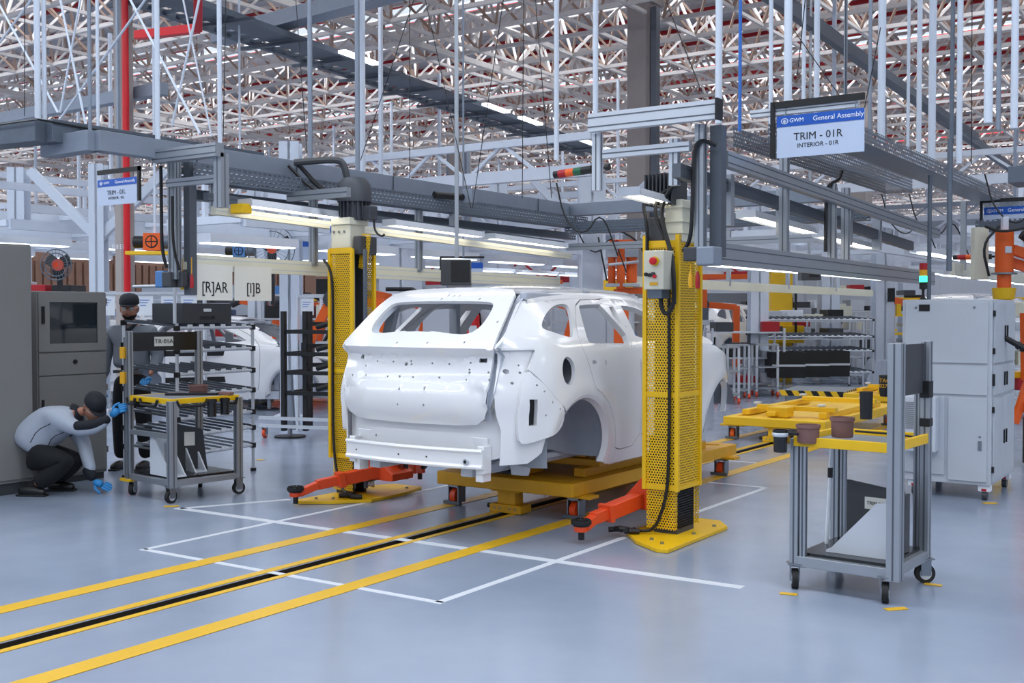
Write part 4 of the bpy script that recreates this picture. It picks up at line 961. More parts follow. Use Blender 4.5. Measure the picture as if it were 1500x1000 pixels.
# --- stack light lying sideways
def stack(loc, d, lb, r=.035, seg=.075, lit=None, cols=('red', 'orange_far', 'green')):
    t = thing('signal_tower', lb, 'signal light', tuple(loc)); p = Vector((0, 0, 0)); d = Vector(d)
    MB().cyl(p, p + d * .05, r * .9, 12).build('cap', 'black', t, smooth=True); p += d * .05
    for c in cols:
        m_ = lit if lit and c == cols[-1] else c
        MB().cyl(p, p + d * seg, r, 14).build('segment', m_, t, smooth=True); p += d * seg
    MB().cyl(p, p + d * .10, r, 14).build('base', 'black', t, smooth=True); p += d * .10
    MB().cyl(p, p + d * .16, .012, 8).build('stem', 'black', t); MB().cyl(p + d * .13, p + d * .17, r * .8, 10).build('mount', 'black', t)
    return t
stack(at(812, 256, Y=8.2), (.98, .05, .06), 'red amber and green signal light lying sideways over the car')
stack(at(1396, 377, Y=13.5), (.98, .1, 0), 'small sideways signal light left of the orange robot', .03, .09)
tk = thing('camera_bar', 'short black barrel sensor fixed to the left gantry duct', 'sensor', (-1.9, 8.75, 2.78))
MB().cyl((0, 0, 0), (.1, .34, 0), .035, 12).build('barrel', 'black', tk, smooth=True); MB().box(.1, .22, .34, .42, -.06, .08).build('bracket', 'galv_light', tk, bevel=.004)
# --- hanging rods
def rod(px, X, z0, m, lb, r=.028, grp=None, z1=7.35, Y=None):
    r *= .78
    p = at(px, 300, X=X) if Y is None else at(px, 300, Y=Y)
    o = MB().cyl((0, 0, 0), (0, 0, z1 - z0), r, 10).build('hanger_rod', m, smooth=True); o.location = (p.x, p.y, z0)
    return tag(o, lb, 'rod', grp)
PL = 'hanger rods of the left gantry'; PR = 'hanger rods of the right gantry'
for px, X, m, r, lb in ((57, -2.9, 'white_steel', .03, 'leftmost white rod above the big duct'), (67, -2.9, 'white_steel', .022, 'second white rod from the left above the big duct'), (133, -2.3, 'galv_light', .018, 'grey blue rod left of the E18 column'), (145, -2.9, 'white_steel', .018, 'thin white rod just left of the E18 column'),
                        (232, -2.12, 'white_steel', .025, 'white rod just right of the red pipe'), (323, -2.12, 'white_steel', .025, 'white rod above the [R]AR notice'), (455, -2.12, 'galv_light', .028, 'grey rod above the bent motor conduit'), (524, -2.12, 'galv_light', .03, 'grey rod above the lift motor')):
    rod(px, X, 2.90, m, lb, r)
for px, X, m, r, lb in ((815, -.6, 'white_steel', .032, 'white rod above the sideways signal light, left one'), (872, 0, 'white_steel', .032, 'white rod above the sideways signal light, right one'), (1052, 1.5, 'white_steel', .035, 'thick white rod left of the blue rod'), (1083, 1.5, 'print_blue', .018, 'thin bright blue rod by the TRIM 01R sign'),
                        (1128, 1.6, 'white_steel', .022, 'thin white rod left of the thick rod over TRIM 01R'), (1153, 2.25, 'white_steel', .035, 'thick white rod over the left end of TRIM 01R'), (1176, 1.7, 'white_steel', .022, 'thin white rod right of the thick rod over TRIM 01R'), (1195, 1.7, 'white_steel', .032, 'white rod over the middle of TRIM 01R'),
                        (1237, 1.9, 'galv_light', .02, 'slim grey rod over the right end of TRIM 01R'), (1273, 2.25, 'galv_light', .02, 'slim grey rod at the right edge of TRIM 01R'), (1290, 2.25, 'white_steel', .042, 'thick white rod right of TRIM 01R'), (1329, 2.0, 'white_steel', .02, 'thin white rod, first right of the thick one'),
                        (1345, 2.25, 'white_steel', .03, 'white rod above the far perforated tray'), (1364, 2.25, 'white_steel', .045, 'thick pale rod between TRIM 01R and TRIM 02R'), (1393, 3.1, 'galv', .02, 'grey conduit rod reaching down near the machine cabinet'), (1404, 2.9, 'white_steel', .03, 'white rod left of the wide grey duct'), (1446, 3.5, 'white_steel', .035, 'pale rod above the orange robot'),
                        (1461, 3.5, 'galv_light', .02, 'slim grey rod above the orange robot'), (1484, 3.6, 'white_steel', .03, 'rightmost white rod near the picture edge')):
    rod(px, X, 3.05 if px < 1390 else 2.82, m, lb, r)
for px, X, zt, zb, lb in ((1361, 2.35, 2.9, 1.7, 'vertical grey conduit left of the machine signal light'), (1390, 3.1, 2.85, 1.9, 'short grey conduit drop with a black end box')):
    p = at(px, 400, X=X); o = MB().cyl((0, 0, 0), (0, 0, zt - zb), .02, 8).build('conduit_drop', 'galv', smooth=True); o.location = (p.x, p.y, zb); tag(o, lb, 'conduit')
# --- tie rods at the upper left and steel wires
def tie(a, b, Y, r, m, lb, cat='tie rod', name='tie_rod'):
    A = at(*a, Y=Y); B = at(*b, Y=Y); o = MB().cyl((0, 0, 0), B - A, r, 6).build(name, m); o.location = A; return tag(o, lb, cat)
for k, (a, b, lb) in enumerate([((0, 62), (47, -2), 'short white diagonal tie rod at the upper left corner'), ((-2, 5), (85, 165), 'white diagonal tie rod crossing the two leftmost rods'), ((88, -2), (128, 195), 'white tie rod leaning right, left of the E18 column'),
                                ((118, -2), (88, 165), 'white tie rod leaning left, left of the E18 column'), ((214, -2), (84, 180), 'long white tie rod crossing in front of the E18 column'), ((190, -2), (293, 196), 'long white tie rod falling right across the red pipe'),
                                ((268, -2), (310, 200), 'white tie rod above the gantry, right hand one'), ((292, -2), (252, 185), 'white tie rod above the gantry, left hand one')]):
    tie(a, b, 6.2 if b[1] < 200 else 8.5, .011, 'white_steel', lb)
for k, (a, b, Y, lb) in enumerate([((608, -5), (528, 235), 8.6, 'left leg of the big wire V above the car'), ((622, -5), (690, 305), 8.7, 'right leg of the big wire V above the car'), ((738, -5), (692, 305), 9, 'wire leaning left over the centre column'), ((600, 0), (600, 262), 9, 'straight wire over the car rear window'),
                                   ((767, -5), (765, 290), 9.2, 'straight wire right of the centre column'), ((784, -5), (808, 290), 9.4, 'wire dropping to the sideways signal light'), ((433, -5), (450, 230), 8, 'wire above the bent conduit'), ((331, -5), (327, 200), 7, 'black wire beside the rod over the notices'),
                                   ((36, -5), (36, 170), 6, 'black wire at the far upper left'), ((1180, -5), (1168, 110), 8, 'black wire over the thick white rod'), ((1239, -5), (1239, 160), 8, 'black wire over TRIM 01R'), ((1290, 40), (1258, 200), 9, 'slanting black wire right of TRIM 01R'),
                                   ((975, 0), (1028, 135), 8, 'black wire crossing right of the tall concrete column'), ((1160, 40), (1240, 155), 9, 'slanting black wire over TRIM 01R'), ((1424, -5), (1423, 240), 10, 'black wire near the right conduits'), ((1463, -5), (1463, 150), 10, 'black wire over the orange robot')]):
    tie(a, b, Y, .004, 'black', lb, 'wire', 'support_wire')
# ================================================================= carts, cabinets, racks near the lift bay
def post(mb, x, y, z0, z1, w=.045):
    return mb.box(x - w / 2, x + w / 2, y - w / 2, y + w / 2, z0, z1)
def alpost(t, name, x, y, z0, z1, w=.05, m='alu'):
    o = MB(); o.box(x - w / 2, x + w / 2, y - w / 2, y + w / 2, z0, z1); o = o.build(name, m, t, bevel=.003)
    g = MB()
    for sx, sy in ((1, 0), (-1, 0), (0, 1), (0, -1)): g.cb((x + sx * w / 2, y + sy * w / 2, (z0 + z1) / 2), (.002 if sx else .010, .002 if sy else .010, z1 - z0 - .01))
    stuff(g.build('groove', 'alu_dark', o)); return o
def caster(t, x, y, r=.055, m='rubber', zt=.15, rz=.4):
    c = MB().cyl((-.018, 0, r), (.018, 0, r), r, 20); rot_pts(c, rz, (x, y, 0)); w_ = c.build('caster_wheel', m, t, smooth=True)
    c = MB().cyl((-.021, 0, r), (.021, 0, r), r * .62, 16); rot_pts(c, rz, (x, y, 0)); c.build('hub', 'alu_white', w_, smooth=True)
    c = MB().box(-.028, -.022, -.03, .03, r - .01, zt).box(.022, .028, -.03, .03, r - .01, zt).box(-.045, .045, -.045, .045, zt - .006, zt)
    rot_pts(c, rz, (x, y, 0)); c.build('caster_fork', 'steel', t)
def wedge(loc, L, H, T, lb, rz=0, m='poly_white'):
    """triangular side sheets with a rounded back joined by a base"""
    t = thing('angle_stop', lb, 'tray', loc, rz)
    MB().prism([(0, 0), (L, 0), (L, H), (L * .82, H * .97), (L * .1, .03)], 0, .012, 'y').build('side_sheet', m, t)
    MB().prism([(0, 0), (L, 0), (L, H), (L * .82, H * .97), (L * .1, .03)], T, T + .012, 'y').build('side_sheet', m, t)
    MB().box(0, L, .012, T, 0, .01).build('base_sheet', m, t); MB().box(L - .012, L, .012, T, .01, H).build('back_sheet', m, t)
    return t
def cup(loc, r, h, lb, m='terracotta', cat='bowl', name='parts_bowl'):
    t = thing(name, lb, cat, loc)
    MB().lathe([(0, 0), (r * .86, 0), (r * .92, .008), (r * .96, h * .8), (r * 1.06, h * .83), (r * 1.06, h), (r * .95, h), (r * .88, .015), (0, .012)], (0, 0, 0), 28).build('bowl', m, t, smooth=True)
    return t
# --- right cart
C0 = (3.05, 6.50); Zt = .875
RC = thing('parts_cart', 'aluminium cart with yellow framed top at the right front, two bowls on it', 'cart', (C0[0], C0[1], 0), RAD(-4))
hw, hd = .275, .30
for nm, x, y, z0, z1 in (('post', -hw, -hd, .13, Zt), ('post', -hw, hd, .13, Zt), ('tall_post', hw + .03, -hd, .13, 1.435), ('tall_post', hw, hd, .13, 1.435)):
    alpost(RC, nm, x, y, z0, z1, (.075 if y < 0 else .055) if 'tall' in nm else .05)
alpost(RC, 'post', -hw + .05, -hd, .13, Zt - .04, .035); alpost(RC, 'post', -hw + .05, hd, .13, Zt - .04, .035); alpost(RC, 'tall_post', hw - .05, hd, .13, 1.42, .035)
for z in (.165,):
    for a, b in (((-hw, -hd), (hw, -hd)), ((hw, -hd), (hw, hd)), ((-hw, hd), (hw, hd)), ((-hw, -hd), (-hw, hd))):
        o = MB().bar((a[0], a[1], z), (b[0], b[1], z), .045, .06).build('base_rail', 'alu', RC, bevel=.003)
MB().box(-hw + .02, hw - .02, -hd + .02, hd - .02, .195, .212).build('bottom_shelf', 'shelf_black', RC)
MB().box(-hw + .02, hw - .02, -hd + .02, hd - .02, Zt - .035, Zt - .02).build('table_top', 'mat_grey', RC)
for a, b in (((-hw, -hd - .02), (hw, -hd - .02)), ((hw + .01, -hd), (hw + .01, hd)), ((-hw, hd), (hw, hd)), ((-hw, -hd), (-hw, hd))):
    MB().bar((a[0], a[1], Zt - .015), (b[0], b[1], Zt - .015), .025, .055).build('edge_strip', 'yellow', RC, bevel=.003)
MB().box(hw - .02, hw - .008, -hd + .03, hd - .03, 1.13, 1.42).build('side_board', 'mesh_grey', RC)
MB().box(hw - .03, hw + .03, hd - .04, hd + .035, 1.10, 1.20).build('clip', 'black', RC, bevel=.005); MB().box(hw - .03, hw + .03, hd - .035, hd + .035, .93, .98).build('clip', 'black', RC, bevel=.005)
for x, y, rz in ((-hw, -hd, .5), (hw - .02, -hd, .3), (hw, hd, -.9), (-hw, hd, 1.2)): caster(RC, x, y, .058, rz=rz)
cup((2.835, 6.20, Zt - .02), .066, .105, 'mauve plastic bowl clipped to the near corner of the right cart')
cup((3.00, 6.30, Zt + .013), .066, .115, 'mauve plastic bowl further along the yellow edge of the right cart')
o = cup((2.70, 6.12, .80), .042, .13, 'small black tumbler hanging left of the right cart top', 'shelf_black', 'cup', 'tool_cup')
MB().lathe([(.043, .09), (.047, .095), (.047, .11), (.043, .115)], (0, 0, 0), 20).build('rim_band', 'alu_white', o, smooth=True); MB().box(.03, .10, .0, .02, .10, .115).build('clip', 'black', o)
t = thing('tape_holder', 'black cylinder tape holder with yellow print on the tall post of the right cart', 'holder', (3.24, 6.33, 1.13))
MB().lathe([(0, 0), (.035, 0), (.042, .03), (.042, .12), (0, .12)], (0, 0, 0), 18).build('holder', 'black', t, smooth=True)
text('TAG\n0274', .03, 'yellow_skid', t, (0, -.043, .075), (pi / 2, 0, 0))
t = thing('tape_holder', 'plain black cylinder on the left side of the tall cart post', 'holder', (3.20, 6.08, 1.02)); MB().lathe([(0, 0), (.032, 0), (.036, .15), (0, .152)], (0, 0, 0), 14).build('holder', 'black', t, smooth=True)
wedge((2.90, 6.32, .213), .36, .32, .16, 'white triangular stop lying on the black shelf of the right cart', RAD(-3))
t = thing('document_box', 'grey black file box with small white label on the right cart shelf', 'box', (2.96, 6.55, .213), RAD(-6))
MB().prism([(0, 0), (.34, 0), (.34, .36), (.0, .40)], -.02, .0, 'y').build('front_sheet', 'mesh_grey', t); MB().box(0, .34, 0, .08, 0, .34).build('body', 'shelf_black', t, bevel=.004)
MB().box(.11, .25, -.0225, -.02, .24, .31).build('label_card', 'paper', t); text('TRIM-01R', .028, 'ink', t, (.18, -.0235, .275), (pi / 2, 0, 0))
t = thing('hand_wand', 'white and black stick tool standing inside the left of the right cart', 'tool', (2.83, 6.55, .213))
MB().cyl((0, 0, 0), (.02, 0, .40), .012, 8).build('tube', 'white', t); MB().cyl((.02, 0, .40), (.02, 0, .46), .016, 8).build('joint', 'black', t); MB().cyl((.02, 0, .46), (.03, 0, .62), .012, 8).build('tube', 'white', t)
o = MB().tube([(0, 0, 0), (.22, .1, -.015), (.36, .12, -.03)], .007, 6, 1).build('tool_rod', 'black', smooth=True); o.location = (2.98, 6.60, Zt + .02); tag(o, 'thin black rod lying across the top of the right cart', 'tool')

# --- left cart
LC = thing('parts_cart', 'aluminium cart with yellow edged top at left, marked TR-01A', 'cart', (-2.86, 6.42, 0), RAD(-7))
hw, hd = .33, .33
for nm, x, y, z1, w_ in (('post', hw, -hd, .86, .065), ('post', hw, hd, .86, .06), ('tall_post', -hw, -hd, 1.44, .045), ('tall_post', -hw + .05, hd, 1.44, .055), ('tall_post', -hw - .06, -hd, 1.39, .035)):
    alpost(LC, nm, x, y, .13, z1, w_)
for a, b in (((-hw, -hd), (hw, -hd)), ((hw, -hd), (hw, hd)), ((-hw, hd), (hw, hd)), ((-hw, -hd), (-hw, hd))):
    MB().bar((a[0], a[1], .165), (b[0], b[1], .165), .045, .05).build('base_rail', 'alu', LC, bevel=.003)
    MB().bar((a[0], a[1], .855), (b[0], b[1], .855), .03, .045).build('edge_strip', 'yellow', LC, bevel=.003)
MB().bar((-hw, -hd, .56), (hw, -hd, .56), .04).build('mid_rail', 'alu', LC)
MB().box(-hw + .02, hw - .02, -hd + .02, hd - .02, .192, .21).build('bottom_shelf', 'shelf_black', LC)
MB().box(-hw + .01, hw - .01, -hd + .01, hd - .01, .86, .876).build('table_top', 'mat_grey', LC)
b_ = MB().bar((-hw + .01, -hd + .02, 1.345), (-hw + .06, hd - .02, 1.345), .012, .165).build('header_board', 'shelf_black', LC)
u = Vector((.05, .62, 0)).normalized(); n_ = Vector((u.y, -u.x, 0)); c = Vector((-hw + .035, -.02, 1.345)) + n_ * .008
MB().bar(c - u * .09, c + u * .09, .003, .085).build('label_card', 'paper', b_)
text('TR-01A', .055, 'ink', b_, tuple(c + n_ * .004), (pi / 2, 0, math.atan2(u.y, u.x)))
for z, m_ in ((1.20, 'yellow'), (.98, 'yellow')): MB().cyl((-hw - .06, -hd - .03, z), (-hw - .06, -hd - .03, z + .10), .028, 12).build('tape_roll', 'yellow_skid', LC, smooth=True)
for x0, y0, x1, y1 in ((-hw + .0, -hd - .03, -hw + .13, -hd - .03), (-.12, -hd - .03, .16, -hd - .03), (hw + .03, -.30, hw + .03, .0), (hw + .03, .18, hw + .03, .30)):
    MB().tube([(x0, y0, .86), (x0 * .9 + x1 * .1, y0 * .9 + y1 * .1, .81), (x0 * .1 + x1 * .9, y0 * .1 + y1 * .9, .81), (x1, y1, .86)], .014, 6).build('handle', 'black', LC)
MB().box(-hw - .10, -hw + .04, -hd - .05, -hd + .05, .125, .145).build('corner_foot', 'yellow', LC)
for x, y, rz in ((-hw, -hd + .02, .6), (hw - .02, -hd, .2), (hw, hd, -.2), (-hw + .06, hd, 1.0)): caster(LC, x, y, .055, rz=rz)
def lc(x, y, z): a = RAD(-7); return (-2.86 + x * cos(a) - y * sin(a), 6.42 + x * sin(a) + y * cos(a), z)
wedge(lc(.32, -.18, .211), .36, .33, .13, 'white triangular stop nearest on the left cart shelf', RAD(171)); wedge(lc(.20, .10, .211), .34, .32, .10, 'white triangular stop behind the file box on the left cart shelf', RAD(168))
t = thing('document_box', 'black file holder with white label between the white stops of the left cart', 'box', lc(-.02, -.06, .211), RAD(60))
MB().prism([(0, 0), (.26, 0), (.22, .36), (-.02, .42)], 0, .06, 'y').build('body', 'shelf_black', t); MB().box(.06, .15, -.003, .0, .22, .34).build('label_card', 'paper', t)
cup(lc(-.12, .22, .877), .085, .075, 'brown bowl standing on the left cart top'); cup(lc(.395, .02, .71), .042, .15, 'left one of two black tumblers under the yellow edge of the left cart', 'shelf_black', 'cup', 'tool_cup'); cup(lc(.395, .15, .72), .042, .14, 'right one of two black tumblers under the yellow edge of the left cart', 'shelf_black', 'cup', 'tool_cup')
t = thing('parts_tray', 'flat black tray lying on the left cart top', 'tray', lc(-.02, .05, .877), RAD(40)); MB().prism([(-.18, -.10), (.26, -.10), (.30, -.02), (.22, .10), (-.16, .12)], 0, .022).build('tray', 'shelf_black', t, bevel=.006)
t = thing('hand_tool', 'small brown block at the right edge of the left cart top', 'block', lc(.28, .24, .877)); MB().box(-.07, .07, -.03, .03, 0, .03).build('block', 'terracotta', t, bevel=.006)

# --- left cabinets
def cabinet_door(t, x, y0, y1, z0, z1, m, name='door'):
    return MB().box(x, x + .018, y0, y1, z0, z1).build(name, m, t, world=True, bevel=.004)
CA = thing('control_cabinet', 'tall grey cabinet cut by the left picture edge', 'cabinet', (-4.45, 5.0, 0))
MB().box(-4.85, -4.11, 4.2, 5.76, .10, 2.205).build('body', 'cab_dark', CA, world=True, bevel=.006); MB().box(-4.83, -4.13, 4.22, 5.74, .0, .10).build('plinth', 'mesh_grey', CA, world=True)
d = cabinet_door(CA, -4.108, 4.95, 5.75, .13, 2.19, 'cab_dark'); MB().box(-4.09, -4.075, 5.02, 5.05, 1.22, 1.42).build('handle', 'black', d, world=True, bevel=.004)
cabinet_door(CA, -4.108, 4.22, 4.94, .13, 2.19, 'cab_dark')
CB = thing('control_cabinet', 'lower grey cabinet with glass door and drawer behind the crouching worker', 'cabinet', (-4.6, 6.3, 0))
yb0, yb1 = 5.93, 6.66; xb = -4.30
MB().box(-4.95, xb, yb0, yb1, .06, 1.80).build('body', 'cab_dark', CB, world=True, bevel=.006); MB().box(-4.93, xb - .02, yb0 + .02, yb1 - .02, 0, .06).build('plinth', 'mesh_grey', CB, world=True)
fd = MB()
for a, b, c, d in ((yb0 + .01, yb0 + .12, 1.24, 1.79), (yb1 - .10, yb1 - .01, 1.24, 1.79), (yb0 + .12, yb1 - .10, 1.24, 1.315), (yb0 + .12, yb1 - .10, 1.70, 1.79)): fd.box(xb, xb + .02, a, b, c, d)
fd = fd.build('glass_door', 'cab_dark', CB, world=True)
MB().box(xb + .002, xb + .01, yb0 + .12, yb1 - .10, 1.315, 1.70).build('pane', 'glass', fd, world=True); MB().box(xb + .02, xb + .035, yb0 + .035, yb0 + .065, 1.50, 1.66).build('handle', 'black', fd, world=True, bevel=.004)
dw = cabinet_door(CB, xb, yb0 + .01, yb1 - .01, 1.02, 1.225, 'cab_dark', 'drawer'); MB().cyl((xb + .018, yb0 + .38, 1.14), (xb + .03, yb0 + .38, 1.14), .022, 14).build('lock', 'black', dw, world=True)
ld = cabinet_door(CB, xb, yb0 + .01, yb1 - .01, .09, 1.01, 'cab_dark'); MB().box(xb + .018, xb + .032, yb0 + .03, yb0 + .055, .68, .80).build('handle', 'black', ld, world=True, bevel=.004)
for z in (.25, .85, 1.35, 1.68): MB().box(xb + .0, xb + .02, yb1 - .006, yb1 + .006, z, z + .06).build('hinge', 'cab_dark', CB, world=True)

# --- right machine cabinet
MC = thing('machine_cabinet', 'big light grey machine cabinet on casters behind the right cart', 'cabinet', (2.7, 10.5, 0))
x0, x1, y0, y1 = 2.345, 3.085, 10.02, 11.0
MB().box(x0, x1, y0, y1, .13, 1.715).build('body', 'cab_light', MC, world=True, bevel=.006)
def pan(a, b, c, d, nm='panel'):      # front panel with shadow gap
    o = MB().box(a, b, y0 - .016, y0 - .001, c, d).build(nm, 'cab_light', MC, world=True, bevel=.003); return o
p1 = pan(2.375, 3.055, 1.17, 1.69, 'upper_door'); MB().box(2.49, 2.58, y0 - .022, y0 - .016, 1.615, 1.672).build('display', 'black', p1, world=True)
for x in (2.465, 2.945): MB().cyl((x, y0 - .02, 1.645), (x, y0 - .016, 1.645), .012, 12).build('lock', 'steel', p1, world=True)
p2 = pan(2.56, 3.055, .90, 1.15, 'middle_door'); MB().cyl((2.60, y0 - .03, 1.04), (2.60, y0 - .016, 1.04), .012, 12).build('knob', 'black', p2, world=True)
pan(2.375, 2.71, .20, .88, 'lower_door'); p3 = pan(2.74, 3.055, .16, .87, 'lower_door'); MB().box(2.985, 3.015, y0 - .022, y0 - .016, .43, .51).build('latch', 'steel', p3, world=True); MB().cyl((3.0, y0 - .02, .545), (3.0, y0 - .016, .545), .01, 10).build('lock', 'steel', p3, world=True)
for a, b, c, d in ((y0 + .05, y0 + .5, 1.17, 1.69), (y0 + .52, y1 - .03, 1.17, 1.69), (y0 + .05, y0 + .5, .90, 1.15), (y0 + .52, y1 - .03, .90, 1.15), (y0 + .05, y0 + .5, .16, .87), (y0 + .52, y1 - .03, .16, .87)):
    o = MB().box(x1 + .001, x1 + .016, a, b, c, d).build('side_door', 'cab_light', MC, world=True, bevel=.003)
    hy = b - .04 if a < y0 + .2 else a + .04; zc = (c + d) / 2; MB().box(x1 + .016, x1 + .028, hy - .008, hy + .008, zc - .06, zc + .06).build('handle', 'black', o, world=True)
    if a < y0 + .2:
        for z in (c + .08, d - .12): MB().box(x1 + .0, x1 + .02, a - .02, a, z, z + .05).build('hinge', 'black', o, world=True)
ac = MB().box(2.40, 2.67, y0 - .16, y0 - .017, .40, .88).build('cooling_unit', 'ac', MC, world=True, bevel=.012)
for k in range(14): MB().box(2.42, 2.56, y0 - .166, y0 - .16, .60 + k * .017, .608 + k * .017).build('louvre', 'mat_grey', ac, world=True)
for k in range(7): MB().box(2.42, 2.60, y0 - .166, y0 - .16, .43 + k * .017, .438 + k * .017).build('louvre', 'mat_grey', ac, world=True)
for x in (2.45, 3.03):
    for y in (10.08, 10.94):
        MB().box(x - .05, x + .05, y - .04, y + .04, .075, .13).build('leveller', 'white', MC, world=True, bevel=.006); MB().box(x - .02, x + .02, y - .044, y - .04, .08, .10).build('dial', 'red', MC, world=True)
        MB().cyl((x - .02, y, .04), (x + .02, y, .04), .04, 14).build('wheel', 'mesh_grey', MC, world=True, smooth=True)
t = thing('signal_tower', 'red yellow green signal tower, green lit, on the grey machine cabinet', 'signal light', (2.45, 10.3, 1.715))
MB().lathe([(.035, 0), (.03, .01), (.012, .03), (.012, .09), (.03, .10), (.033, .10)], (0, 0, 0), 14).build('foot', 'black', t, smooth=True)
for k, (m_, h_) in enumerate((('black', .06), ('green_lit', .055), ('yellow_skid', .055), ('red', .06))):
    z = .10 + sum((.06, .055, .055, .06)[:k]); MB().cyl((0, 0, z), (0, 0, z + h_), .034, 16).build('segment', m_, t, smooth=True)
t = thing('blue_hose', 'black corrugated hose at the right side of the machine cabinet', 'hose', (3.2, 10.5, 1.3))
for k in range(18): MB().cyl((.0 + k * .035, 0, .02 - k * .02), (.024 + k * .035, 0, .006 - k * .02), .035, 12).build('rib', 'black', t, smooth=True)
MB().cyl((-.10, 0, .08), (.62, 0, -.34), .026, 10).build('hose', 'black', t, smooth=True)

# --- pipe flow rack behind the left cart
def flow_rack(loc, w_, d_, h_, levels, lb, rz=0, slope=.06, wheels=False, boxes=()):
    t = thing('flow_rack', lb, 'rack', loc, rz)
    for x in (-w_ / 2, w_ / 2):
        for y in (-d_ / 2, d_ / 2): 
            MB().cyl((x, y, .03), (x, y, h_), .016, 8).build('upright', 'alu_white', t, smooth=True)
            MB().cyl((x, y, 0), (x, y, .03), .03, 8).build('foot', 'black', t)
    for z in levels:
        for y, dz in ((-d_ / 2, 0), (d_ / 2, slope)): MB().cyl((-w_ / 2, y, z + dz), (w_ / 2, y, z + dz), .016, 8).build('front_tube', 'alu_white', t, smooth=True)
        n = max(4, int(w_ / .13)); q = MB(); r_ = MB()
        for i in range(n + 1):
            x = -w_ / 2 + w_ * i / n; r_.bar((x, -d_ / 2, z + .02), (x, d_ / 2, z + slope + .02), .012, .02)
        stuff(r_.build('roller_tracks', 'alu_dark' if z > .3 else 'alu', t))
        for i in range(1, n): stuff(q) if 0 else q.box(-w_ / 2 + w_ * i / n - .03, -w_ / 2 + w_ * i / n + .03, -d_ / 2 - .024, -d_ / 2 - .02, z + .0, z + .035)
        stuff(q.build('label_strip', 'white', t))
        for x in (-w_ / 2, w_ / 2):
            for y, dz in ((-d_ / 2, 0), (d_ / 2, slope)): MB().cb((x, y, z + dz), (.045, .045, .05)).build('joint', 'black', t, bevel=.004)
    return t
FRK = flow_rack((-3.80, 7.26, 0), 1.0, .72, 1.50, (.26, .44, .60, .82, 1.02, 1.24, 1.455), 'white pipe flow rack with black joints behind the left cart', RAD(94), .05)
q = MB().cyl((-3.40, 6.76, 1.50), (-3.40, 6.76, 1.86), .016, 8).cyl((-3.40, 6.76, 1.85), (-3.95, 6.72, 1.85), .016, 8).build('top_tube', 'alu_white', FRK); q.parent = None; q.name = 'pipe_frame'; tag(q, 'white pipe arm rising above the flow rack beside the standing man', 'pipe')
t = thing('parts_crate', 'dark grey crate with white grip on top of the pipe flow rack', 'crate', (-3.66, 7.18, 1.50), RAD(94))
mb = MB(); mb.box(-.32, .32, -.2, -.19, 0, .19); mb.box(-.32, .32, .19, .2, 0, .19); mb.box(-.32, -.31, -.19, .19, 0, .19); mb.box(.31, .32, -.19, .19, 0, .19); mb.box(-.31, .31, -.19, .19, 0, .01)
mb.build('crate', 'mesh_grey', t); MB().box(-.05, .05, -.206, -.2, .11, .14).build('grip', 'white', t, bevel=.008); text('ZI-025-03', .05, 'ink', t, (0, -.202, .05), (pi / 2, 0, 0))
# --- black rack with orange casters
A = at(432, 643, Z=0)
BR = thing('trolley_rack', 'black slotted trolley rack left of the left lift column', 'rack', (A.x, A.y, 0), RAD(12))
for x, y in ((-.16, 0), (.10, .1), (-.16, .6), (.55, .35)): MB().box(x - .03, x + .03, y - .03, y + .03, .10, 1.62).build('post', 'black', BR, bevel=.004)
for z in (.58, .84, 1.08, 1.36): 
    MB().bar((-.18, 0, z), (.75, .1, z), .03, .05).build('arm', 'black', BR); MB().bar((.10, .1, z + .1), (.85, .5, z + .1), .03, .05).build('arm', 'black', BR)
    MB().bar((-.16, .0, z), (-.16, .6, z), .03, .05).build('side_bar', 'black', BR)
    stuff(MB().tube([(.3, .05, z + .06), (.45, .06, z + .10), (.6, .10, z + .05), (.7, .2, z + .08)], .035, 7).build('rubber_parts', 'rubber', BR))
for z in (.16, .26): MB().bar((-.5, -.05, z), (.6, .0, z), .045, .04).build('base_rail', 'alu_white', BR)
for x in (-.45, .55): caster(BR, x, .0, .06, 'orange', .14, .2)
t = thing('paddle_stand', 'grey tapered paddle stand leaning on the black trolley rack', 'stand', tuple(at(425, 640, Z=0)))
MB().prism([(-.09, .1), (.09, .1), (.04, .82), (0, .86), (-.04, .82)], -.02, .02, 'y').build('blade', 'galv_light', t, bevel=.008); MB().cyl((0, 0, 0), (0, 0, .02), .20, 24).build('base', 'black', t); MB().cyl((0, 0, .02), (0, 0, .12), .03, 8).build('stem', 'alu', t)
# --- stanchions and belts
SP = [(394, 600), (240, 605), (100, 610)]
pts = [at(px, py, Z=0) for px, py in SP]
for k, (p, lb) in enumerate(zip(pts, ('silver belt post with round black base left of the black trolley rack', 'silver belt post behind the pipe flow rack', 'silver belt post hidden behind the left cabinets'))):
    t = thing('belt_post', lb, 'post', tuple(p)); MB().cyl((0, 0, 0), (0, 0, .02), .18, 24).build('base', 'mesh_grey', t, smooth=True); MB().cyl((0, 0, .02), (0, 0, .98), .03, 12).build('tube', 'alu_white', t, smooth=True); MB().cyl((0, 0, .9), (0, 0, 1.0), .04, 12).build('head', 'black', t)
P1 = at(480, 585, Z=0)
for z, lb in ((.95, 'upper black barrier belt'), (.52, 'lower black barrier belt')):
    o = MB()
    for a_, b_ in ((pts[1], pts[0]), (pts[0], P1)): o.bar(a_ + Vector((0, 0, z)), b_ + Vector((0, 0, z)), .006, .09)
    tag(o.build('barrier_belt', 'black'), lb + ' running left of the lift column', 'belt')
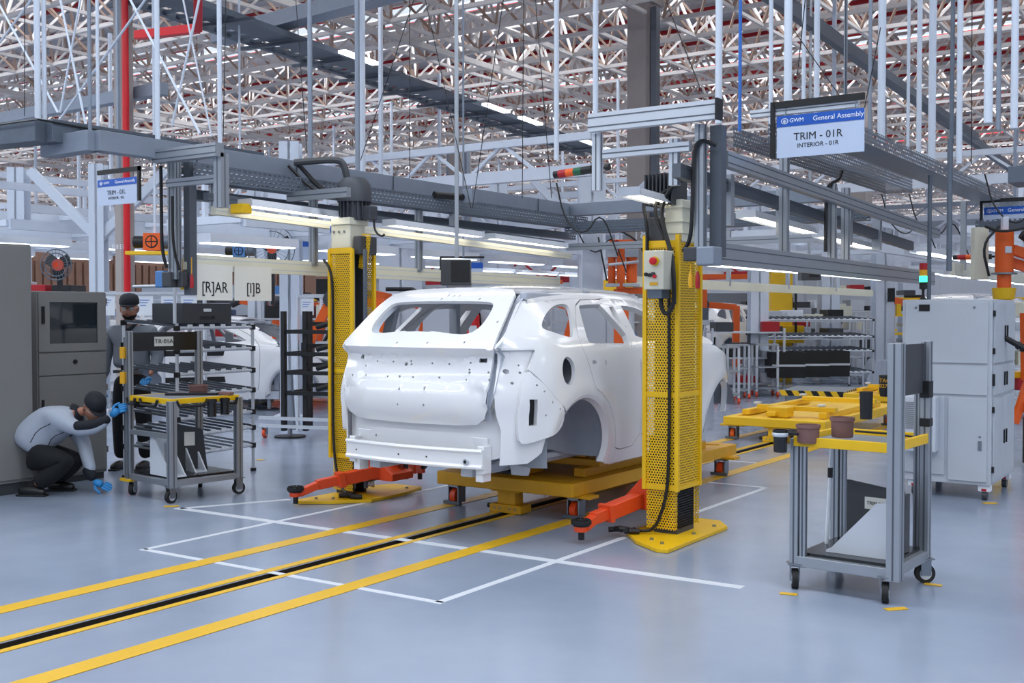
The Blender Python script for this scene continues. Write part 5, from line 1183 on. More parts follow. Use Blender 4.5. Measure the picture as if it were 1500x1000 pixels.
# ================================================================= people
def skin_fig(name, joints, edges, m, parent, sub=2, smooth=True):
    if name == 'body': joints = [(p, r * (.62 if r > .06 else .85)) for p, r in joints]
    me = bpy.data.meshes.new(name); me.from_pydata([j[0] for j in joints], edges, []); me.materials.append(MATS[m])
    o = bpy.data.objects.new(name, me); COL.objects.link(o); o.parent = parent
    s = o.modifiers.new('skin', 'SKIN'); s.use_smooth_shade = True
    for i, j in enumerate(joints):
        r = j[1]; d = me.skin_vertices[0].data[i]; d.radius = r if isinstance(r, tuple) else (r, r); d.use_root = (i == 0)
    u = o.modifiers.new('sub', 'SUBSURF'); u.levels = sub; u.render_levels = sub
    return o
def chain(js, closed=False): return [(i, i + 1) for i in range(len(js) - 1)]
def head(parent, c, yaw, pitch, cap=True, beard=True, s=1.0):
    """head with face looking along +local x after yaw; returns matrix"""
    M = Matrix.Translation(c) @ Matrix.Rotation(yaw, 4, 'Z') @ Matrix.Rotation(pitch, 4, 'Y') @ Matrix.Scale(s, 4)
    bm = bmesh.new(); bmesh.ops.create_uvsphere(bm, u_segments=40, v_segments=28, radius=1)
    for v in bm.verts:
        x, y, z = v.co; X = x * .096; Y = y * .078; Z = z * .120
        if z < 0: Y *= 1 - .28 * z * z; X *= 1 - .10 * z * z
        if x > 0 and z < -.1: X += .012 * (-z)                      # jaw
        def bump(cy, cz, ry, rz, a): return a * math.exp(-((Y - cy) / ry) ** 2 - ((Z - cz) / rz) ** 2)
        if x > .2:
            X += bump(0, -.012, .012, .026, .018) + bump(0, -.026, .014, .010, .010)      # nose
            X -= bump(.032, .010, .016, .012, .010) + bump(-.032, .010, .016, .012, .010)  # sockets
            X += bump(0, .030, .05, .010, .005)                        # brow
            X += bump(0, -.058, .022, .008, .005) - bump(0, -.064, .020, .004, .004)
            X += bump(0, -.095, .022, .016, .006)
            X += bump(.045, -.02, .018, .02, .004) + bump(-.045, -.02, .018, .02, .004)
        v.co = (X, Y, Z)
    me = bpy.data.meshes.new('head'); bm.to_mesh(me); bm.free(); me.shade_smooth(); me.materials.append(MATS['skin']); me.transform(M)
    o = bpy.data.objects.new('head', me); COL.objects.link(o); o.parent = parent
    def add(mb, nm, m, sm=True, par=parent):
        mb.v = [tuple(M @ Vector(p)) for p in mb.v]; return mb.build(nm, m, par, smooth=sm)
    for sy in (1, -1):
        add(MB().lathe([(0, -.011), (.008, -.008), (.011, 0), (.008, .008), (0, .011)], (.078, sy * .031, .010), 10), 'eye', 'white')
        add(MB().cyl((.087, sy * .031, .010), (.0905, sy * .031, .010), .005, 8), 'iris', 'ink')
        add(MB().bar((.090, sy * .016, .028), (.084, sy * .046, .028), .008, .007), 'eyebrow', 'beard')
        e = MB().lathe([(0, -.03), (.012, -.022), (.018, 0), (.016, .018), (0, .03)], (0, 0, 0), 10); e.v = [(-.005 + x, sy * (.080 + abs(y) * .5), -.005 + z) for x, y, z in e.v]
        add(e, 'ear', 'skin')
        add(MB().cyl((.100, sy * .031, .008), (.102, sy * .031, .008), .021, 14), 'lens', 'lens'); add(MB().tube([(.101, sy * .052, .012), (.06, sy * .078, .014), (0, sy * .086, .012)], .0025, 5), 'temple', 'lens')
    add(MB().bar((.104, -.018, -.062), (.104, .018, -.062), .004, .006), 'mouth', 'terracotta')
    if beard:
        b = MB(); bb = bmesh.new(); bmesh.ops.create_uvsphere(bb, u_segments=30, v_segments=20, radius=1); vs = []
        vs = [v.co.copy() for v in bb.verts]; idx = [[v.index for v in f.verts] for f in bb.faces]; P = []
        for q in vs:
            X = q.x * .104; Y = q.y * .083 * (1 - (.28 * q.z * q.z if q.z < 0 else 0)); Z = q.z * .128
            if q.x > 0 and q.z < -.1: X += .014 * (-q.z)
            P.append((X, Y, Z))
        keep = [f for f in idx if all(P[i][2] < -.056 and P[i][0] > -.03 for i in f) or all(-.056 < P[i][2] < -.036 and P[i][0] > .086 for i in f) or all(-.07 < P[i][2] < -.01 and -.02 < P[i][0] < .025 for i in f)]
        add(b.add(P, keep), 'beard', 'beard'); bb.free()
    # cap
    cp = MB(); n = 24; R = []
    prof_ = [(1.0, .042), (1.02, .05), (1.0, .085), (.86, .118), (.55, .138), (.0, .146)]
    for r, z in prof_:
        R += [(r * .106 * cos(2 * pi * k / n) - .004, r * .090 * sin(2 * pi * k / n), z) for k in range(n)]
    cp.add(R, [(i * n + k, i * n + (k + 1) % n, (i + 1) * n + (k + 1) % n, (i + 1) * n + k) for i in range(5) for k in range(n)])
    c_ = add(cp, 'cap', 'navy')
    pk = MB(); vs = []; m_ = 12
    for i in range(m_ + 1):
        a = -1.15 + 2.3 * i / m_; vs += [(.104 * cos(a), .088 * sin(a), .044), (.104 * cos(a) + .060 * cos(a) ** .8, .082 * sin(a), .042 - .006 * abs(sin(a)))]
    pk.add(vs, [(2 * i, 2 * i + 1, 2 * i + 3, 2 * i + 2) for i in range(m_)])
    p_ = add(pk, 'peak', 'navy', True, c_); s_ = p_.modifiers.new('s', 'SOLIDIFY'); s_.thickness = .005
    return M
def hand(parent, c, fdir, pdir, sgn, curl=.5, m='glove', s=1.0):
    """palm at c, fingers along fdir, palm facing pdir, thumb on side sgn"""
    f = Vector(fdir).normalized(); p = Vector(pdir); p = (p - f * p.dot(f)).normalized(); sd = f.cross(p) * sgn; c = Vector(c)
    js = [(c - f * .06 * s, .028 * s), (c, .034 * s), (c + f * .03 * s, .030 * s)]; ed = [(0, 1), (1, 2)]
    o = skin_fig('hand', js, ed, m, parent, 1)
    for k, (off, L) in enumerate(((.030, .072), (.010, .080), (-.010, .075), (-.029, .060))):
        b = c + f * .03 * s + sd * off * s; d = f; P = [b]
        for q in range(3):
            a = curl * (q + .5) * .6; d = (f * cos(a) + p * sin(a)).normalized(); P.append(P[-1] + d * L * s * (.42, .32, .26)[q])
        fg = skin_fig('finger', [(P[0], .0115 * s), (P[1], .011 * s), (P[2], .010 * s), (P[3], .008 * s)], [(0, 1), (1, 2), (2, 3)], m, parent, 1)
    b = c - f * .02 * s + sd * .030 * s; P = [b, b + (sd * .8 + f * .5).normalized() * .035 * s, b + (sd * .8 + f * .5).normalized() * .035 * s + (f * .85 + sd * .2 + p * .4).normalized() * .03 * s, ]
    P.append(P[-1] + (f * .8 + p * .5).normalized() * .024 * s)
    skin_fig('thumb', [(P[0], .013 * s), (P[1], .011 * s), (P[2], .010 * s), (P[3], .007 * s)], [(0, 1), (1, 2), (2, 3)], m, parent, 1)
def shoe(parent, heel, toe, ank):
    h = Vector(heel); t_ = Vector(toe); d = t_ - h
    o = skin_fig('shoe', [(h + Vector((0, 0, .045)), .042), (h + d * .35 + Vector((0, 0, .05)), .046), (h + d * .7 + Vector((0, 0, .04)), .046), (h + d * .95 + Vector((0, 0, .032)), .032)], [(0, 1), (1, 2), (2, 3)], 'leather', parent, 2)
    s_ = MB().bar(h + Vector((0, 0, .010)) - d * .02, t_ + Vector((0, 0, .010)) - d * .04, .085, .02).build('sole', 'rubber', parent, bevel=.008)

# --- standing man. local frame: x = picture right, y = away, then rotated by camera yaw so the pose reads in world
base = at(193, 688, Z=0)
ST = thing('person', 'standing man in grey sweater, black trousers, dark cap and clear glasses looking down', 'person', (base.x - .05, base.y + .05, 0), YAW)
V = Vector
body = [(V((0, 0, .96)), .10), (V((0, 0, 1.12)), .10), (V((0, 0, 1.30)), .11), (V((0, 0, 1.42)), .09), (V((0, -.02, 1.50)), .055), (V((0, -.04, 1.56)), .05),
        (V((-.19, 0, 1.41)), .05), (V((-.27, .01, 1.14)), .04), (V((-.27, -.02, .92)), .03), (V((.19, 0, 1.41)), .05), (V((.26, .0, 1.14)), .04), (V((.25, -.20, .97)), .03),
        (V((-.10, 0, .90)), .08), (V((-.11, -.02, .50)), .055), (V((-.12, .02, .10)), .04), (V((.10, 0, .90)), .08), (V((.12, -.02, .50)), .055), (V((.12, .02, .10)), .04)]
skin_fig('body', body, [(0, 1), (1, 2), (2, 3), (3, 4), (4, 5), (3, 6), (6, 7), (7, 8), (3, 9), (9, 10), (10, 11), (0, 12), (12, 13), (13, 14), (0, 15), (15, 16), (16, 17)], 'skin', ST)
skin_fig('sweater', [(V((0, 0, 1.02)), (.20, .14)), (V((0, 0, 1.10)), (.205, .145)), (V((0, 0, 1.26)), (.20, .14)), (V((0, 0, 1.40)), (.17, .11)), (V((0, -.01, 1.475)), (.085, .075)),
                      (V((-.20, 0, 1.40)), .085), (V((-.275, .01, 1.15)), .070), (V((-.28, -.02, .94)), .055), (V((.20, 0, 1.40)), .085), (V((.272, .0, 1.15)), .070), (V((.262, -.17, .99)), .052)],
         [(0, 1), (1, 2), (2, 3), (3, 4), (3, 5), (5, 6), (6, 7), (3, 8), (8, 9), (9, 10)], 'sweater', ST)
skin_fig('trousers', [(V((0, 0, 1.0)), (.165, .12)), (V((0, 0, .88)), (.16, .125)), (V((-.10, 0, .80)), .105), (V((-.12, -.02, .50)), .085), (V((-.125, .02, .10)), .072), (V((.10, 0, .80)), .105), (V((.125, -.02, .50)), .085), (V((.13, .02, .10)), .072)],
         [(0, 1), (1, 2), (2, 3), (3, 4), (1, 5), (5, 6), (6, 7)], 'trousers', ST)
cl = MB(); 
cl.tube([(.065, -.03, 1.50), (.055, -.085, 1.475), (.0, -.125, 1.42), (-.055, -.085, 1.475), (-.065, -.03, 1.50), (0, .06, 1.53), (.065, -.03, 1.50)], .018, 8, 1); cl.build('collar', 'navy', ST, smooth=True)
MB().bar((-.15, -.118, 1.005), (.15, -.118, 1.005), .01, .03).build('belt', 'alu_dark', ST)
head(ST, (0.0, -.06, 1.645), RAD(-80), RAD(7), s=1.08)
hand(ST, (.255, -.28, .93), (-.1, -1, -.25), (0, 0, -1), -1, .5); hand(ST, (-.275, -.05, .83), (.05, -.1, -1), (1, 0, 0), 1, .8)
for x in (-.125, .13): shoe(ST, (x, .06, 0), (x - .03, -.19, 0), 0)

# --- crouching man, facing picture right
base = at(92, 722, Z=0)
CR = thing('person', 'crouching man in pale jacket, black trousers and cap reaching under the left cart', 'person', (base.x, base.y, 0), YAW)
S = 1.0
# local x = right in the picture ; z up. scale: 167 px per metre
def L(px, py, y=0): return V(((px - 92) / 165.0, y, (723 - py) / 165.0))
hipc = L(52, 668); 
body = [(L(62, 655), .10), (L(62, 640), .11), (L(82, 618), .11), (L(104, 608), .08), (L(118, 604), .055), (L(128, 602), .05),
        (L(108, 612, -.14), .05), (L(140, 629, -.20), .042), (L(168, 614, -.14), .03), (L(106, 612, .14), .05), (L(118, 655, .10), .042), (L(134, 692, .0), .03),
        (L(66, 668, -.11), .085), (L(112, 672, -.16), .06), (L(62, 708, -.15), .045), (L(66, 668, .11), .085), (L(112, 676, .10), .06), (L(70, 706, .12), .045)]
skin_fig('body', body, [(0, 1), (1, 2), (2, 3), (3, 4), (4, 5), (3, 6), (6, 7), (7, 8), (3, 9), (9, 10), (10, 11), (0, 12), (12, 13), (13, 14), (0, 15), (15, 16), (16, 17)], 'skin', CR)
skin_fig('jacket', [(L(40, 662), (.14, .19)), (L(52, 640), (.155, .20)), (L(74, 622), (.145, .20)), (L(96, 614), (.12, .17)), (L(111, 608), (.075, .085)),
                     (L(104, 616, -.15), .085), (L(126, 626, -.19), .068), (L(150, 625, -.18), .056), (L(168, 613, -.145), .046), (L(100, 620, .13), .08), (L(118, 655, .10), .066), (L(134, 694, .0), .05)],
         [(0, 1), (1, 2), (2, 3), (3, 4), (3, 5), (5, 6), (6, 7), (7, 8), (3, 9), (9, 10), (10, 11)], 'jacket', CR)
skin_fig('shoulder_yoke', [(L(104, 611, .0), (.08, .15)), (L(114, 610, 0), (.075, .12)), (L(123, 609, 0), (.055, .07))], [(0, 1), (1, 2)], 'navy', CR)
skin_fig('sleeve_cuff', [(L(122, 621, -.225), (.045, .05)), (L(148, 620, -.205), (.048, .048)), (L(164, 614, -.16), .044), (L(171, 610, -.14), .044)], [(0, 1), (1, 2), (2, 3)], 'navy', CR)
skin_fig('sleeve_cuff', [(L(124, 684, .02), .056), (L(139, 704, .0), .050)], [(0, 1)], 'navy', CR)
skin_fig('trousers', [(L(40, 668), (.13, .17)), (L(54, 672), (.13, .17)), (L(76, 668, -.13), .115), (L(112, 672, -.16), .090), (L(86, 692, -.155), .085), (L(64, 706, -.15), .07), (L(76, 672, .12), .11), (L(112, 678, .10), .09), (L(90, 694, .11), .08), (L(74, 706, .12), .066)],
         [(0, 1), (1, 2), (2, 3), (3, 4), (4, 5), (1, 6), (6, 7), (7, 8), (8, 9)], 'trousers', CR)
for a, b in (((60, 645), (88, 618)), ((84, 652), (108, 630))): 
    q = MB().tube([L(a[0], a[1], -.205), L((a[0] + b[0]) / 2 - 4, (a[1] + b[1]) / 2 - 4, -.215), L(b[0], b[1], -.19)], .004, 5, 1); q.build('piping', 'navy', CR)
M_ = head(CR, L(142, 597, -.06), RAD(-42), RAD(38), True, False, 1.0)
hand(CR, L(178, 602, -.12), (.8, -.15, .6), (.2, .8, -.5), 1, .9, s=1.15); hand(CR, L(146, 709, .0), (1, -.1, -.3), (0, .6, -.8), -1, .3, s=1.15)
shoe(CR, (L(38, 723, -.15)), (L(38, 723, -.15) + V((.27, -.03, 0))), 0); shoe(CR, (L(62, 723, .12)), (L(62, 723, .12) + V((.26, 0, 0))), 0)
# ================================================================= the hall behind
def fpt(px, py): p = at(px, py, Z=0); return p
def depth_pt(px, D):
    p = Vector((CX, 0, 0)) + Vector((-sin(YAW), cos(YAW), 0)) * D + Vector((cos(YAW), sin(YAW), 0)) * ((px - 750) / FOC * D); return p
# --- more car bodies
def far_car(px, D, rz, z, lb):
    p = depth_pt(px, D); c = copy_tree(car); c.location = (p.x, p.y, z); c.rotation_euler = (0, 0, rz); c['label'] = lb; return c
far_car(290, 19, RAD(-62), .16, 'white car body in the left background behind the pipe flow rack')
far_car(1040, 27, RAD(-8), .45, 'small white car body far back right of the right lift column')
far_car(1420, 24, RAD(-15), .62, 'white car body behind the machine cabinet, only its roof showing')
far_car(150, 24, RAD(20), .45, 'white car body at far left behind the grey cabinets')
# --- white steel columns
def wcol(px, D, w_, h_, lb, flare=False, m='white_steel', braces=False):
    p = depth_pt(px, D); t = thing('steel_column', lb, 'column', (p.x, p.y, 0), YAW)
    q = MB(); q.box(-w_ / 2, w_ / 2, -w_ / 2, -w_ / 2 + .02, 0, h_); q.box(-w_ / 2, w_ / 2, w_ / 2 - .02, w_ / 2, 0, h_); q.box(-.02, .02, -w_ / 2, w_ / 2, 0, h_)
    q.build('shaft', m, t)
    MB().box(-w_ / 2 - .08, w_ / 2 + .08, -w_ / 2 - .08, w_ / 2 + .08, 0, .04).build('foot_plate', m, t)
    if flare: MB().prism([(-w_ * 1.1, 0), (w_ * 1.1, 0), (w_ * 1.1, .12), (w_ * .5, .55), (-w_ * .5, .55), (-w_ * 1.1, .12)], -w_ * .8, w_ * .8, 'y').build('flared_base', m, t, bevel=.02)
    if braces:
        for s_ in (-1, 1): MB().bar((0, 0, h_ - 1.2), (s_ * 1.1, 0, h_ - .1), .14).build('brace', m, t)
    return t
W = wcol(1292, 25, .40, 3.3, 'white column with flared foot left of the machine cabinet', True)
MB().box(.05, .20, -.25, -.21, 1.85, 2.15).build('push_station', 'black', W); MB().box(.26, .36, -.2, -.1, 1.55, 1.80).build('yellow_box', 'yellow_far', W)
for px, D, w_, h_, lb, br in ((427, 17, .30, 4.2, 'white square column left of the left lift column', 0), (146, 18, .24, 4.0, 'white column with slanting brace beside the E18 column', 1), (705, 24, .38, 4.2, 'white column seen above the car rear window', 0), (730, 22, .35, 4.3, 'white column right of the hanging grey monitor', 0),
                          (866, 21, .5, 4.2, 'braced white column above the car roof left of the orange tool', 1), (851, 30, .6, 4.0, 'far white column just left of the orange tool', 0), (1110, 22, .35, 4.1, 'white column right of the far car body', 0), (1213, 26, .42, 4.0, 'white column in front of the grey panelled wall, right background', 0),
                          (1235, 33, .5, 4.4, 'slender grey white column behind the flared column', 0), (378, 20, .3, 3.8, 'white column seen under the paper notices', 0), (590, 21, .8, 3.4, 'wide pale grey pillar right of the left lift motor', 0), (30, 20, .3, 4.2, 'white column above the tall grey cabinet', 0), (1160, 32, .4, 4.2, 'far white column behind the right gantry posts', 0), (1330, 35, .5, 4.2, 'far white column above the machine cabinet', 0)):
    wcol(px, D, w_, h_, lb, False, 'white_steel', br)
# --- overhead white frames with lit battens
def frame(x, y0, y1, z, wd, lb, lamps=True, m='white_steel', hang=True, step=2.2):
    t = thing('lighting_gantry', lb, 'overhead frame', (x, y0, z))
    for dx in (-wd / 2, wd / 2): MB().bar((x + dx, y0, z), (x + dx, y1, z), .10, .16).build('long_beam', m, t, world=True)
    MB().bar((x, y0, z + .7), (x, y1, z + .7), .08, .12).build('long_beam', m, t, world=True)
    y = y0; k = 0
    while y <= y1:
        MB().bar((x - wd / 2, y, z + .02), (x + wd / 2, y, z + .02), .08, .10).build('cross_beam', m, t, world=True)
        MB().bar((x, y, z), (x, y, z + .7), .06).build('strut', m, t, world=True)
        if hang and k % 4 == 1: MB().bar((x + wd / 2, y, z), (x + wd / 2, y, 7.3), .06).build('hanger', m, t, world=True)
        if lamps:
            L_ = MB().box(x - wd / 2 + .15, x - wd / 2 + .45, y + .3, y + step - .3, z - .22, z - .10).build('lamp_housing', 'white', t, world=True)
            MB().box(x - wd / 2 + .18, x - wd / 2 + .42, y + .34, y + step - .34, z - .235, z - .222).build('lamp_tube', 'lamp_far', L_, world=True)
        y += step; k += 1
    return t
frame(-6.2, 9.5, 27, 2.75, 1.4, 'white overhead frame with lit battens, nearest of those left of the lift bay')
frame(-9.0, 13.0, 28, 3.15, 1.6, 'white overhead frame with battens, second left of the lift bay')
frame(-12.2, 10.0, 32, 3.0, 1.6, 'white overhead frame with battens, third left of the lift bay')
frame(-15.5, 12.0, 38, 3.6, 1.8, 'white overhead frame with battens, fourth left of the lift bay')
frame(-19.5, 14.0, 44, 3.2, 1.8, 'white overhead frame with battens, fifth left of the lift bay')
frame(-24.5, 16.0, 50, 3.9, 2.0, 'farthest left white overhead frame near the brown wall')
frame(-2.2, 17.5, 48, 2.9, 1.5, 'white overhead frame over the far track, left side')
frame(2.2, 16.5, 48, 2.75, 1.5, 'white overhead frame over the far track, right side')
frame(6.3, 18, 46, 3.2, 1.6, 'white overhead frame at the right edge beyond the orange robot')
frame(-5.3, 28, 50, 3.8, 1.5, 'high white overhead frame far beyond the car roof')
def cross(y, x0, x1, z, m, lb, w_=.14, h_=.2, posts=True):
    t = thing('cross_girder', lb, 'girder', ((x0 + x1) / 2, y, z)); MB().bar((x0, y, z), (x1, y, z), w_, h_).build('beam', m, t, world=True); MB().bar((x0, y, z + .55), (x1, y, z + .55), w_ * .7, h_ * .6).build('beam', m, t, world=True)
    n = int((x1 - x0) / 1.5)
    for i in range(n): MB().bar((x0 + i * 1.5, y, z), (x0 + i * 1.5 + .75, y, z + .55), .05).build('lacing', m, t, world=True); MB().bar((x0 + i * 1.5 + .75, y, z + .55), (x0 + i * 1.5 + 1.5, y, z), .05).build('lacing', m, t, world=True)
for y, x0, x1, z, m, lb in ((15.5, -14, -4, 3.9, 'white_steel', 'white laced girder crossing behind the left gantry'), (19, -22, -6, 3.4, 'white_steel', 'second white laced girder at left'), (24, -26, 4, 4.3, 'white_steel', 'long white laced girder behind the car roof'), (30, -28, 6, 3.5, 'white_steel', 'far white laced girder behind the car roof'),
                        (36, -30, 8, 4.4, 'galv_light', 'far grey laced girder'), (26.5, -18, -5.5, 2.55, 'red', 'red laced girder seen above the car roof'), (21.5, 2.8, 10, 3.6, 'white_steel', 'white laced girder behind the TRIM 02R sign'), (42, -36, 10, 3.6, 'white_steel', 'farthest white laced girder')):
    cross(y, x0, x1, z, m, lb)
# --- lamp rows right
def lamp_row(a, b, n, lb, far=True):
    a = Vector(a); b = Vector(b); t = thing('lamp_row', lb, 'light', tuple(a)); d = (b - a) / n; u = d.normalized()
    MB().bar(a, b, .06, .08).build('rail', 'alu_white', t, world=True)
    for k in range(n):
        p = a + d * (k + .08); q = a + d * (k + .92)
        h_ = MB().bar(p + Vector((.12, 0, .0)), q + Vector((.12, 0, .0)), .18, .05).build('reflector', 'white', t, world=True)
        MB().bar(p + Vector((.12, 0, -.035)), q + Vector((.12, 0, -.035)), .09, .02).build('tube', 'lamp_far', h_, world=True)
lamp_row((-1.9, 13.3, 2.33), (-1.9, 24, 2.33), 8, 'row of lit battens beyond the lift bay, left of the track')
lamp_row((1.7, 12.6, 2.30), (1.7, 26, 2.30), 9, 'row of lit battens beyond the lift bay, right of the track')
lamp_row((3.9, 16.0, 2.9), (3.9, 34, 2.9), 10, 'row of lit battens leading away behind the TRIM 02R sign')
lamp_row((-7.0, 16.0, 2.4), (-7.0, 30, 2.4), 9, 'row of lit battens behind the car roof')
# cream rails beyond the bay
for x, y0, y1, z, lb in ((-2.0, 13.2, 24, 2.02, 'cream rail beyond the bay left of the far track'), (2.05, 13.2, 22, 2.1, 'cream rail beyond the bay right of the far track')):
    t = thing('conveyor_rail', lb, 'rail', (x, y0, z)); MB().bar((x, y0, z), (x, y1, z), .05, .14).build('beam', 'cream', t, world=True)
    for k in range(4): MB().box(x - .03, x + .03, y0 + .5 + k * 2.6, y0 + .56 + k * 2.6, z, 2.9).build('hanger', 'alu', t, world=True)
# --- orange tools
def bars(name, lb, cat, loc, rz, items, sc=1.0):
    """items: (part name, material, kind, args)"""
    t = thing(name, lb, cat, loc, rz)
    for nm, m, kind, *a in items:
        q = MB()
        if kind == 'bar': q.bar(*a)
        elif kind == 'cyl': q.cyl(*a)
        elif kind == 'box': q.box(*a)
        elif kind == 'tube': q.tube(*a)
        q.v = [(x * sc, y * sc, z * sc) for x, y, z in q.v]; q.build(nm, m, t, bevel=.004 if kind != 'tube' else 0, smooth=kind == 'cyl')
    return t
p = depth_pt(911, 14.0)
bars('lifting_tool', 'orange twin cylinder lifting tool hanging left of the control box', 'lifting tool', (p.x, p.y, 0), YAW, [
    ('cylinder', 'orange_far', 'cyl', (-.13, 0, 1.95), (-.13, 0, 2.35), .05, 12), ('cylinder', 'orange_far', 'cyl', (-.02, -.05, 1.9), (-.02, -.05, 2.45), .055, 12), ('cylinder', 'orange_far', 'cyl', (.12, 0, 1.98), (.12, 0, 2.38), .07, 12), ('head', 'alu_white', 'box', -.20, .20, -.08, .08, 2.30, 2.40), ('head', 'orange_far', 'box', -.16, .16, -.06, .06, 2.44, 2.52),
    ('pipe', 'alu_white', 'cyl', (-.18, -.1, 2.2), (.2, -.1, 2.24), .02, 8), ('plate', 'alu_white', 'box', -.2, .22, -.1, .1, 1.93, 1.97), ('arm', 'orange_far', 'bar', (0, 0, 1.88), (.55, 0, 1.88), .08), ('stem', 'orange_far', 'box', -.10, .08, -.05, .05, .3, 1.9), ('cover', 'white_steel', 'box', -.50, -.24, .05, .2, 1.9, 2.6), ('cable', 'black', 'tube', [(-.4, 0, 2.62), (-.1, -.1, 2.66), (.2, -.1, 2.5), (.3, -.1, 2.25)], .014, 6, 2), ('cable', 'black', 'tube', [(-.3, 0, 2.55), (-.26, -.1, 2.3), (-.2, -.12, 2.0)], .012, 6, 2), ('foot', 'orange_far', 'box', -.25, .25, -.2, .2, 0, .3), ('knob', 'red', 'cyl', (-.08, -.09, 2.48), (-.08, -.12, 2.48), .03, 10)])
p = depth_pt(1470, 11.6)
bars('manipulator_robot', 'big orange manipulator on yellow column behind the machine cabinet', 'robot', (p.x, p.y, 0), YAW, [
    ('column', 'yellow', 'cyl', (0, 0, 0), (0, 0, 1.74), .085, 20), ('flange', 'yellow', 'cyl', (0, 0, 1.74), (0, 0, 1.86), .105, 20, .12), ('turret', 'orange_far', 'cyl', (0, 0, 1.86), (0, 0, 2.0), .07, 20), ('disc', 'steel', 'cyl', (-.0, 0, 2.0), (0, 0, 2.02), .13, 20), ('drum', 'orange_far', 'cyl', (0, 0, 2.02), (0, 0, 2.46), .092, 24), ('label_card', 'alu_white', 'box', -.035, .035, -.10, -.09, 2.22, 2.29),
    ('upper_arm', 'orange_far', 'bar', (.08, 0, 2.26), (.75, 0, 2.05), .10, .10), ('upper_arm', 'orange_far', 'bar', (.08, .1, 2.14), (.75, .1, 1.93), .10, .10), ('drive', 'steel', 'cyl', (.18, -.1, 2.38), (.5, -.1, 2.25), .06, 14), ('joint', 'black', 'cyl', (.13, -.12, 2.42), (.22, -.12, 2.36), .06, 12), ('panel', 'cream', 'box', -.27, -.12, .1, .2, 1.95, 2.5), ('cable', 'black', 'tube', [(-.2, 0, 2.5), (-.1, -.2, 2.42), (.2, -.2, 2.5), (.5, -.2, 2.4)], .016, 6, 2), ('cable', 'black', 'tube', [(-.1, -.1, 2.5), (-.28, -.1, 2.3), (-.2, -.1, 1.98)], .014, 6, 2),
    ('lower_arm', 'orange_far', 'bar', (.20, -.1, 1.6), (.22, -.1, .9), .11), ('lower_arm', 'orange_far', 'bar', (.22, -.1, .9), (.08, -.1, .45), .07), ('joint', 'orange_far', 'cyl', (.18, -.16, 1.62), (.3, -.16, 1.62), .07, 14), ('joint', 'orange_far', 'cyl', (.16, -.16, .62), (.3, -.16, .62), .06, 14), ('rail', 'yellow', 'bar', (.1, 0, .95), (1.0, 0, .95), .06), ('frame', 'black', 'bar', (.3, 0, .02), (.3, 0, .5), .12), ('hanger', 'white_steel', 'bar', (0, 0, 2.46), (0, 0, 2.6), .06)])
def arm_tool(px, D, lb, kind=0):
    p = depth_pt(px, D)
    it = [('post', 'orange_far', 'bar', (0, 0, 0), (0, 0, 1.75), .14), ('boom', 'orange_far', 'bar', (0, 0, 1.72), (-.7, 0, 1.78), .13), ('forearm', 'orange_far', 'bar', (-.7, 0, 1.80), (-1.0, 0, 1.20), .12), ('joint', 'mesh_grey', 'cyl', (-.7, -.1, 1.78), (-.7, .1, 1.78), .11, 12), ('grip', 'black', 'box', -1.1, -.95, -.1, .1, 1.0, 1.2), ('base', 'galv', 'box', -.3, .3, -.3, .3, 0, .12)]
    if kind == 1: it = [('beam', 'orange_far', 'bar', (-1.1, 0, 2.35), (.9, 0, 2.35), .10), ('drop', 'orange_far', 'bar', (-.3, 0, 2.4), (-.3, 0, 1.7), .12), ('wrist', 'galv', 'cyl', (-.3, 0, 1.7), (-.3, 0, 1.4), .1, 12), ('hanger', 'white_steel', 'bar', (.8, 0, 2.35), (.8, 0, 3.4), .08), ('tool', 'alu_white', 'box', -.5, -.1, -.1, .1, 1.35, 1.45)]
    if kind == 2: it = [('base', 'orange_far', 'box', -.3, .3, -.3, .3, 0, .5), ('shoulder', 'orange_far', 'cyl', (0, -.25, .8), (0, .25, .8), .25, 16), ('upper_arm', 'orange_far', 'bar', (0, 0, .8), (.25, 0, 1.65), .2), ('elbow', 'orange_far', 'cyl', (.25, -.2, 1.65), (.25, .2, 1.65), .2, 14), ('forearm', 'orange_far', 'bar', (.25, 0, 1.7), (-.7, 0, 1.9), .16), ('wrist', 'mesh_grey', 'cyl', (-.7, 0, 1.9), (-.9, 0, 1.8), .1, 10), ('cables', 'black', 'tube', [(.2, -.2, .9), (.5, -.2, 1.4), (.1, -.2, 2.0), (-.5, -.2, 2.0)], .04, 6, 1)]
    return bars('assembly_robot' if kind == 2 else 'handling_arm', lb, 'robot', (p.x, p.y, 0), YAW, it)
arm_tool(562, 15, 'orange bent arm right of the left lift column above the car corner'); arm_tool(1052, 23, 'orange overhead handling beam right of the right lift column', 1)
for px, D, k, lb in ((610, 19, 2, 'orange robot seen through the rear window, left one'), (640, 24, 2, 'orange robot seen through the rear window, right one'), (825, 20, 2, 'orange robot seen through the quarter window'), (1160, 33, 0, 'orange bent arm under the right gantry'), (1078, 24, 0, 'orange bent arm behind the far car body'), (555, 22, 2, 'orange robot behind the left lift column'), (1135, 33, 1, 'second orange handling beam in the right background'),
                     (460, 24, 2, 'orange robot left of the left lift column'), (395, 26, 2, 'orange robot behind the paper notices'), (985, 30, 2, 'orange robot behind the right lift column'), (770, 27, 1, 'orange handling beam far above the car roof'), (1350, 27, 2, 'orange robot behind the machine cabinet')): arm_tool(px, D, lb, k)
p = depth_pt(905, 17); bars('yellow_post', 'flat yellow post seen through the rear door window', 'post', (p.x, p.y, 0), YAW, [('post', 'yellow_far', 'box', -.22, .22, -.1, .1, 0, 2.1), ('plate', 'yellow_far', 'box', -.4, .4, -.3, .3, 0, .04)])
